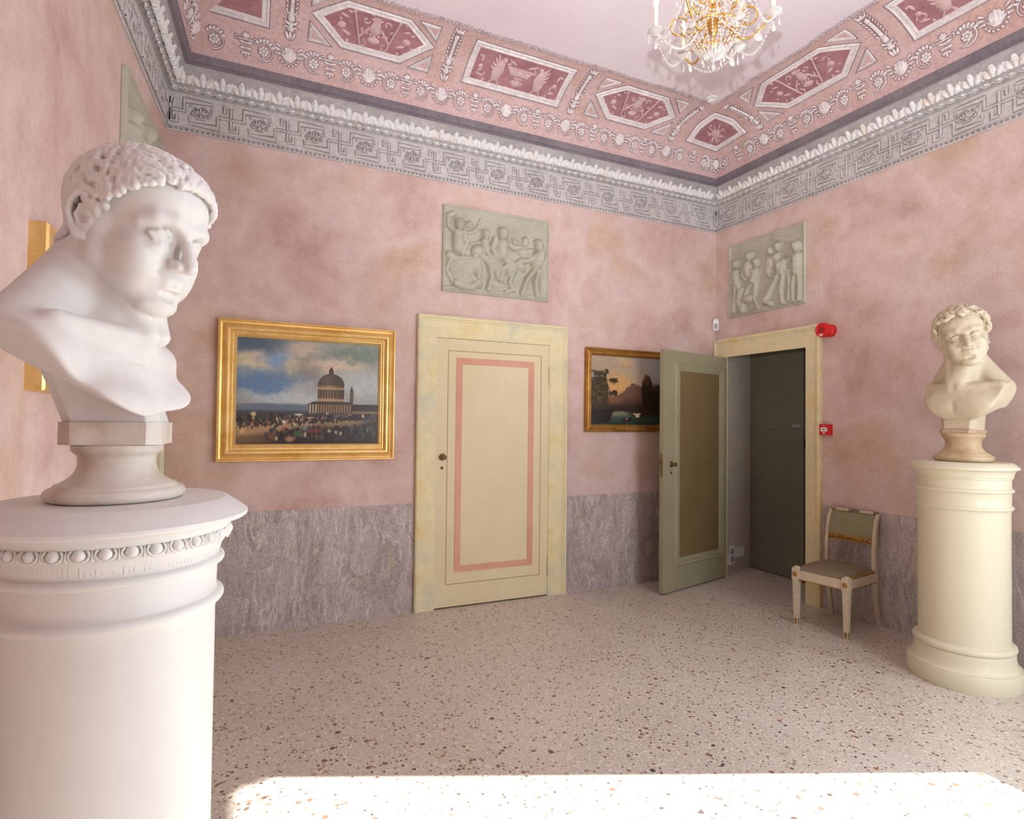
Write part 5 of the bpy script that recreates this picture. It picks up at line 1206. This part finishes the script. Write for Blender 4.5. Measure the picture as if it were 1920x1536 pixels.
# ================================================================== chair
def chair(loc, rz):
    root = empty('side_chair', 'ivory painted side chair with taupe seat, standing beside the open doorway', 'chair', loc, rz)
    gold = mottled('chair_gilding', [(.3, srgb(150, 108, 48)), (.7, srgb(190, 146, 76))], 30, .4, metal=.5)
    hw, fx, bx = .195, .235, -.205
    for sg in (1, -1):   # tapered front legs, local +x is the front
        b = MB(); V = []
        for z, r in ((.0, .013), (.05, .0145), (.05, .0165), (.36, .023), (.36, .026), (.455, .026)):
            V += [(fx+a*r, sg*hw+c*r, z) for a, c in ((-1, -1), (1, -1), (1, 1), (-1, 1))]
        n = 6; b.add(V, [(j*4+i, j*4+(i+1) % 4, j*4+4+(i+1) % 4, j*4+4+i) for j in range(n-1) for i in range(4)]+[(3, 2, 1, 0), (20, 21, 22, 23)])
        b.ell((fx, sg*hw, .458), (.024, .024, .010), 10, 5)
        lg = b.obj('front_leg', M_CHAIR, root)
        b = MB(); b.lathe([(.0125, .0), (.015, .012), (.017, .04), (.019, .052), (.016, .056)], 12, (fx, sg*hw, 0)); b.obj('gilt_foot', gold, lg, smooth=True)
        b = MB(); b.lathe([(.019, 0), (.019, .003), (.013, .006), (.005, .008)], 16); q = Matrix.Rotation(PI/2, 3, 'Y'); b.v = [tuple(q @ Vector(v)+Vector((fx+.026, sg*hw, .405))) for v in b.v]; b.obj('gilt_rosette', gold, lg, smooth=True)
        b = MB(); pts = []; 
        for t in np.linspace(0, 1, 9): pts.append((bx-.015-.075*t**2.0, sg*(hw-.012), .42*(1-t)))
        V = []; 
        for i, p in enumerate(pts):
            r = .021-.008*i/8; V += [(p[0]+a*r, p[1]+c*r*.85, p[2]) for a, c in ((-1, -1), (1, -1), (1, 1), (-1, 1))]
        b.add(V, [(j*4+i, j*4+4+i, j*4+4+(i+1) % 4, j*4+(i+1) % 4) for j in range(8) for i in range(4)]+[(0, 1, 2, 3), (35, 34, 33, 32)]); b.obj('rear_leg', M_CHAIR, root)
        b = MB(); V = []; P = [(bx-.010, .40), (bx-.006, .50), (bx-.008, .62), (bx-.020, .74), (bx-.045, .84), (bx-.078, .890), (bx-.105, .902)]
        for i, (x, z) in enumerate(P):
            r = .017-.0006*i; V += [(x+a*r*1.25, sg*(hw-.010)+c*r*.8, z-a*.4*r*(i/6)) for a, c in ((-1, -1), (1, -1), (1, 1), (-1, 1))]
        b.add(V, [(j*4+i, j*4+(i+1) % 4, j*4+4+(i+1) % 4, j*4+4+i) for j in range(6) for i in range(4)]+[(3, 2, 1, 0), (24, 25, 26, 27)])
        b.obj('back_post', M_CHAIR, root)
    b = MB()
    b.box((fx-.012, -hw+.02, .368), (fx+.018, hw-.02, .436)); b.box((bx-.02, -hw+.015, .368), (bx+.01, hw-.015, .436))
    for sg in (1, -1): b.box((bx, sg*hw-.014, .368), (fx-.02, sg*hw+.014, .436))
    rail = b.obj('seat_frame', M_CHAIR, root)
    b = MB(); b.box((fx-.014, -hw+.02, .362), (fx+.021, hw-.02, .369)); 
    for sg in (1, -1): b.box((bx, sg*hw-.016, .362), (fx-.02, sg*hw+.017, .369))
    b.obj('gilt_line', gold, rail)
    for sg in (1, -1):
        b = MB()
        for k in range(14): b.ell((bx+.03+k*.028, sg*(hw+.004), .446), (.0145, .006, .010), 8, 5)
        b.obj('gilt_seat_trim', gold, rail, smooth='all')
    def cush(U, V):
        X = (U-.5)*2; Y = (V-.5)*2; e = (1-np.abs(X)**5)*(1-np.abs(Y)**5); z = .434+.050*np.clip(e, 0, 1)**.42+.022*(1-X*X)*(1-Y*Y)
        sq = 1-.03*(np.abs(X)*np.abs(Y))**2
        return np.stack([.015+X*.225*sq, Y*.200*sq, z], 1)
    me = grid_mesh('seat_cushion', cush, 30, 30); me.shade_smooth(); link('seat_cushion', me, M_SEAT, root)
    def bp(U, V, off):
        z = .695+V*.185; x = np.interp(z, [.62, .74, .84, .89], [bx-.008, bx-.020, bx-.045, bx-.078])-.018*np.sin(PI*U)+off; return np.stack([x, (U-.5)*.35, z], 1)
    b = MB()
    A = bp(*[a.ravel() for a in np.meshgrid(np.linspace(0, 1, 12), np.linspace(0, 1, 7))], .012); B_ = bp(*[a.ravel() for a in np.meshgrid(np.linspace(0, 1, 12), np.linspace(0, 1, 7))], -.012)
    q = [(j*12+i, j*12+i+1, (j+1)*12+i+1, (j+1)*12+i) for j in range(6) for i in range(11)]; b.add(list(A), q); b.add(list(B_), [f[::-1] for f in q])
    b.obj('upholstered_back', M_BACKP, root, smooth='all')
    b = MB()
    for z0, z1, mi in ((.650, .697, 0),):
        for i in range(12):
            y0, y1 = (i/12-.5)*.36, ((i+1)/12-.5)*.36; x = bx-.010-.018*math.sin(PI*(i+.5)/12); b.box((x-.010, y0, z0), (x+.010, y1, z1))
    lr = b.obj('lower_back_rail', gold, root)
    b = MB()
    for i in range(9):
        y = (i/8-.5)*.31; x = bx+.002-.018*math.sin(PI*(i/8)); b.ell((x, y, .674), (.006, .015, .012), 8, 5); b.tube([(x+.002, y-.016, .664), (x+.004, y, .684), (x+.002, y+.016, .664)], .003, 5)
    b.obj('carved_scroll', gold, lr, smooth='all')
    b = MB()
    for i in range(12):
        y0, y1 = (i/12-.5)*.37, ((i+1)/12-.5)*.37; x = bx-.082-.018*math.sin(PI*(i+.5)/12); b.box((x-.016, y0, .876), (x+.014, y1, .900))
    tr_ = b.obj('top_rail', M_SEAT, root)
    for y0, y1 in ((-.15, -.045), (.045, .15)):
        b = MB(); x = bx-.068-.014; b.box((x-.012, y0, .884), (x+.016, y1, .906)); b.obj('ivory_rail_plaque', M_CHAIR, tr_)
    return root
chair((-.292, -1.628, 0), math.radians(189))

# ================================================================== small fittings
def tagm(o, label, cat, group=None):
    o['label'] = label; o['category'] = cat
    if group: o['group'] = group
    return o
P = Vector(wallpt('R', -1.345, 0, 2.425)); nx = Matrix.Rotation(-PI/2, 3, 'Y')
def onwall(b): b.v = [tuple(nx @ Vector(v)) for v in b.v]; return b
b = MB(); b.lathe([(.0, 0), (.052, 0), (.056, .004), (.056, .045), (.050, .052), (.046, .056), (.046, .080), (.060, .086), (.063, .094), (.063, .120), (.058, .130), (.044, .134), (.040, .128)], 32)
siren = tagm(onwall(b).obj('alarm_sounder', M_RED, None, smooth=True, loc=P), 'round red alarm sounder at the top right corner of the open doorway', 'alarm')
b = MB(); b.lathe([(.040, .126), (.036, .120), (.030, .120), (.026, .130), (.012, .134)], 24); onwall(b).obj('sounder_grille', M_DKRED, siren, smooth=True)
b = MB(); b.box((-.018, -.052, .118), (.018, -.036, .133)); b.v = [(v[1], v[0], v[2]) for v in b.v]; onwall(b).obj('white_indicator', M_WHITEPL, siren)
P = Vector(wallpt('R', -1.312, 0, 1.515))
b = MB(); b.box((-.05, -.046, .0), (0, .046, .094)); cp = b.obj('fire_call_point', M_RED, None, loc=P); tagm(cp, 'square red fire call point on the wall right of the doorway, above the chair', 'call point')
b = MB(); b.box((-.054, -.030, .030), (-.050, .030, .066)); pl_ = b.obj('white_front_panel', M_WHITEPL, cp)
b = MB(); b.ell((-.0545, 0, .048), (.001, .008, .006), 10, 6); b.box((-.0550, -.018, .046), (-.0540, -.010, .050)); b.box((-.0550, .010, .046), (-.0540, .018, .050)); b.obj('black_press_mark', M_BLACK, pl_)
b = MB(); b.box((-.053, -.008, .010), (-.0495, .008, .022)); b.obj('white_key_slot', M_WHITEPL, cp); b = MB(); b.box((-.052, -.004, .076), (-.0495, .004, .082)); b.obj('indicator_light', M_WHITEPL, cp)
# movement sensor in the corner
b = MB(); q = Matrix.Rotation(math.radians(-45), 3, 'Z')
V = []
for z, wd, dp in ((.0, .026, .022), (.012, .032, .036), (.10, .032, .042), (.128, .028, .030), (.134, .022, .020)):
    V += [(-wd, 0, z), (-wd*.8, -dp, z), (wd*.8, -dp, z), (wd, 0, z)]
b.add(V, [(j*4+i, j*4+(i+1) % 4, j*4+4+(i+1) % 4, j*4+4+i) for j in range(4) for i in range(4)]+[(3, 2, 1, 0), (16, 17, 18, 19)])
b.v = [tuple(q @ Vector(v)) for v in b.v]
sn = tagm(b.obj('motion_sensor', M_WHITEPL, None, loc=(-.022, -.022, 2.60)), 'small white motion sensor in the room corner above the open green door', 'sensor')
b = MB(); b.box((-.018, -.044, .020), (.018, -.038, .075)); b.v = [tuple(q @ Vector(v)) for v in b.v]; b.obj('sensor_lens', M_GREYPL, sn)
b = MB(); b.lathe([(.0, 0), (.052, 0), (.054, -.008), (.050, -.018), (.038, -.024), (.036, -.034), (.028, -.040), (.0, -.041)], 28)
sm = tagm(b.obj('smoke_detector', M_WHITEPL, None, smooth=True, loc=(-.835, -.80, 4.553)), 'round white smoke detector at the corner of the plain ceiling field', 'smoke detector')
b = MB(); b.lathe([(.040, -.0235), (.0405, -.0255), (.037, -.027), (.0365, -.0235)], 28); b.obj('detector_vent', M_GREYPL, sm, smooth=True)
# wall cable below the sensor
b = MB(); b.tube([(-.03, -.004, 2.60), (-.03, -.004, 2.50)], .004, 6); tagm(b.obj('cable', M_REVEAL), 'thin cable running down from the white motion sensor', 'cable')

# ================================================================== chandelier
CX, CY = -2.575, -2.65
def chandelier():
    root = empty('chandelier', 'crystal and gilt chandelier with lit candle lamps hanging from the ceiling', 'chandelier', (CX, CY, 3.33))
    rnd = random.Random(2)
    def ring(r, z, t, name, n=40): b = MB(); b.tube([(r*math.cos(a), r*math.sin(a), z) for a in np.linspace(0, 2*PI, n+1)], t, 8, caps=False); return b.obj(name, M_BRASS, root, smooth='all')
    def bead(b, p, r):
        if getattr(b, 'last', None) is not None and (Vector(p)-b.last).length < .07: b.tube([b.last, Vector(p)], .0012, 4)
        b.last = Vector(p); b.ell(p, (r, r, r), 8, 5)
    # stem and canopy
    b = MB(); b.lathe([(.004, .10), (.016, .12), (.008, .16), (.030, .20), (.036, .235), (.016, .27), (.010, .32), (.022, .36), (.046, .40), (.052, .44), (.030, .48), (.010, .52), (.010, .66), (.030, .70), (.034, .73), (.012, .76), (.006, .80), (.006, 1.16)], 24); b.obj('gilt_stem', M_BRASS, root, smooth=True)
    b = MB(); b.lathe([(.006, 1.14), (.040, 1.17), (.060, 1.205), (.062, 1.222)], 28); b.obj('ceiling_canopy', M_BRASS, root, smooth=True)
    ring(.125, .185, .0055, 'lower_ring'); ring(.155, .235, .0045, 'middle_ring'); ring(.10, .62, .005, 'upper_ring')
    b = MB()
    for k in range(6):
        a = 2*PI*k/6+.4; b.tube([(.125*math.cos(a), .125*math.sin(a), .185), (.06*math.cos(a), .06*math.sin(a), .21), (.01*math.cos(a), .01*math.sin(a), .235)], .0035, 6)
        b.tube([(.125*math.cos(a), .125*math.sin(a), .185), (.155*math.cos(a), .155*math.sin(a), .235)], .0035, 6)
    b.obj('ring_stays', M_BRASS, root, smooth='all')
    # bead basket from the lower ring to the bottom dish
    for k in range(24):
        a = 2*PI*k/24; b = MB()
        for j in range(9):
            t = j/8; r = .125*(1-t)**.75+.045*t; z = .180-.105*t**1.1; bead(b, (r*math.cos(a), r*math.sin(a), z), .0052)
        b.obj('basket_bead_string', M_CRYSTAL, root, smooth='all')
    for k in range(28):   # tent of strings from the upper ring to the middle ring
        a = 2*PI*(k+.5)/28; b = MB()
        for j in range(22):
            t = j/21; r = .10+.055*t**2.2; z = .615-.375*t; bead(b, (r*math.cos(a), r*math.sin(a), z), .0050)
        b.obj('tent_bead_string', M_CRYSTAL, root, smooth='all')
    for rr_, zz_ in ((.158, .226), (.128, .174)):
        b = MB()
        for k in range(40): a = 2*PI*k/40; bead(b, (rr_*math.cos(a), rr_*math.sin(a), zz_), .0058)
        b.obj('ring_beads', M_CRYSTAL, root, smooth='all')
    b = MB()   # bottom rosette of faceted rods
    for k in range(18):
        a = 2*PI*k/18; b.tube([(.012*math.cos(a), .012*math.sin(a), .052), (.038*math.cos(a), .038*math.sin(a), .062), (.058*math.cos(a), .058*math.sin(a), .088)], [.004, .0065, .0045], 5)
    b.lathe([(.002, .030), (.014, .040), (.020, .052), (.010, .062), (.004, .070)], 8); b.obj('crystal_dish', M_CRYSTAL, root)
    def drop(p, h, wd, name='crystal_drop', flat=.45, rot=0.):
        b = MB(); prof = [(.02, 0), (.25, -.18), (.62, -.42), (.95, -.66), (1., -.78), (.72, -.93), (.1, -1.)]; n = 8; V = []
        for r, z in prof:
            for i in range(n):
                a = 2*PI*i/n; x, y = r*wd*math.cos(a), r*wd*flat*math.sin(a); V.append((p[0]+x*math.cos(rot)-y*math.sin(rot), p[1]+x*math.sin(rot)+y*math.cos(rot), p[2]+z*h))
        b.add(V, [(j*n+i, j*n+n+i, j*n+n+(i+1) % n, j*n+(i+1) % n) for j in range(len(prof)-1) for i in range(n)]+[tuple(range(n)), tuple(range(len(prof)*n-1, (len(prof)-1)*n-1, -1))])
        bead(b, (p[0], p[1], p[2]+.006), .005)
        return b.obj(name, M_CRYSTAL, root)
    for k in range(10):
        a = 2*PI*k/10; drop((.050*math.cos(a), .050*math.sin(a), .066), .036, .0065, rot=a)
    drop((0, 0, .042), .046, .009)
    VR = math.radians(-24.7)
    ends = []
    for k in range(6):
        a = math.radians(-40+60*k); ca, sa = math.cos(a), math.sin(a); P_ = lambda r, z, s=0.: (r*ca-s*sa, r*sa+s*ca, z)
        # S-curved arm
        pts = []
        for t in np.linspace(0, 1, 22):
            r = .02+.25*t; z = .30-.135*math.sin(t*PI*1.05)*(1-.15*t)+.0*t; z = .33-.17*math.sin(min(t*1.35, 1)*PI*.75)**1.2+(.12*max(0, t-.62)/.38)**1.0*1.0*.75 if False else .32-.16*math.sin(PI*t**.85)*1.0+(-.11)*t
            pts.append(P_(r, z+.02))
        b = MB(); b.tube(pts, .0055, 8); arm = b.obj('arm', M_CRYSTAL if k % 2 else M_BRASS, root, smooth='all')
        b = MB(); b.tube([P_(.16+.04*math.cos(t), .24+.045*math.sin(t)) for t in np.linspace(-1.9, 2.6, 16)], .0045, 7); b.obj('arm_scroll', M_BRASS, arm, smooth='all')
        ez = .225; b = MB(); b.lathe([(.004, -.02), (.012, -.012), (.040, .004), (.043, .010), (.030, .010), (.012, .006), (.014, .022), (.016, .034), (.012, .036)], 20, P_(.272, ez)); b.obj('candle_cup', M_CRYSTAL, arm, smooth=True)
        b = MB(); b.lathe([(.0105, .030), (.0105, .125), (.008, .128)], 14, P_(.272, ez)); b.obj('candle_tube', M_CANDLE, arm, smooth=True)
        b = MB(); b.lathe([(.004, .128), (.011, .145), (.012, .158), (.007, .180), (.001, .198)], 12, P_(.272, ez)); b.obj('flame_bulb', M_FLAME, arm, smooth='all')
        # beads around the cup, drops below
        for j in range(6):
            q = 2*PI*j/6; x, y, z = P_(.272, ez)
            if j % 2 == 0: drop((x+.038*math.cos(q), y+.038*math.sin(q), z+.0), .040, .008, rot=q)
        drop(P_(.272, ez-.022), .062, .010, rot=a); 
        drop(P_(.205, .165), .058, .022, 'pear_crystal', .35, rot=VR+.5*k)
        b = MB(); bead(b, P_(.205, .178), .006); bead(b, P_(.205, .19), .005); b.obj('bead_link', M_CRYSTAL, arm, smooth='all')
        b = MB()
        for j in range(16): t = j/15; bead(b, P_(.10+.17*t, .50-.26*t-.09*math.sin(PI*t)), .0048)
        b.obj('arm_bead_swag', M_CRYSTAL, arm, smooth='all')
        ends.append((a, ez))
    for k in range(6):
        a0 = math.radians(-40+60*k); a1 = a0+PI/3; b = MB()
        for j in range(19):
            t = j/18; a = a0+(a1-a0)*t; r = .272-.03*math.sin(PI*t); bead(b, (r*math.cos(a), r*math.sin(a), .215-.085*math.sin(PI*t)), .0052)
        b.obj('bead_swag', M_CRYSTAL, root, smooth='all')
        b = MB()
        for j in range(13):
            t = j/12; a = a0+(a1-a0)*t; r = .155+.0*t; bead(b, (r*math.cos(a), r*math.sin(a), .232-.06*math.sin(PI*t)), .0046)
        b.obj('inner_bead_swag', M_CRYSTAL, root, smooth='all')
    return root
chandelier()
lamp('chandelier_glow', 'POINT', 14, (1., .62, .34), (CX, CY, 3.78), shadow_soft_size=.06)
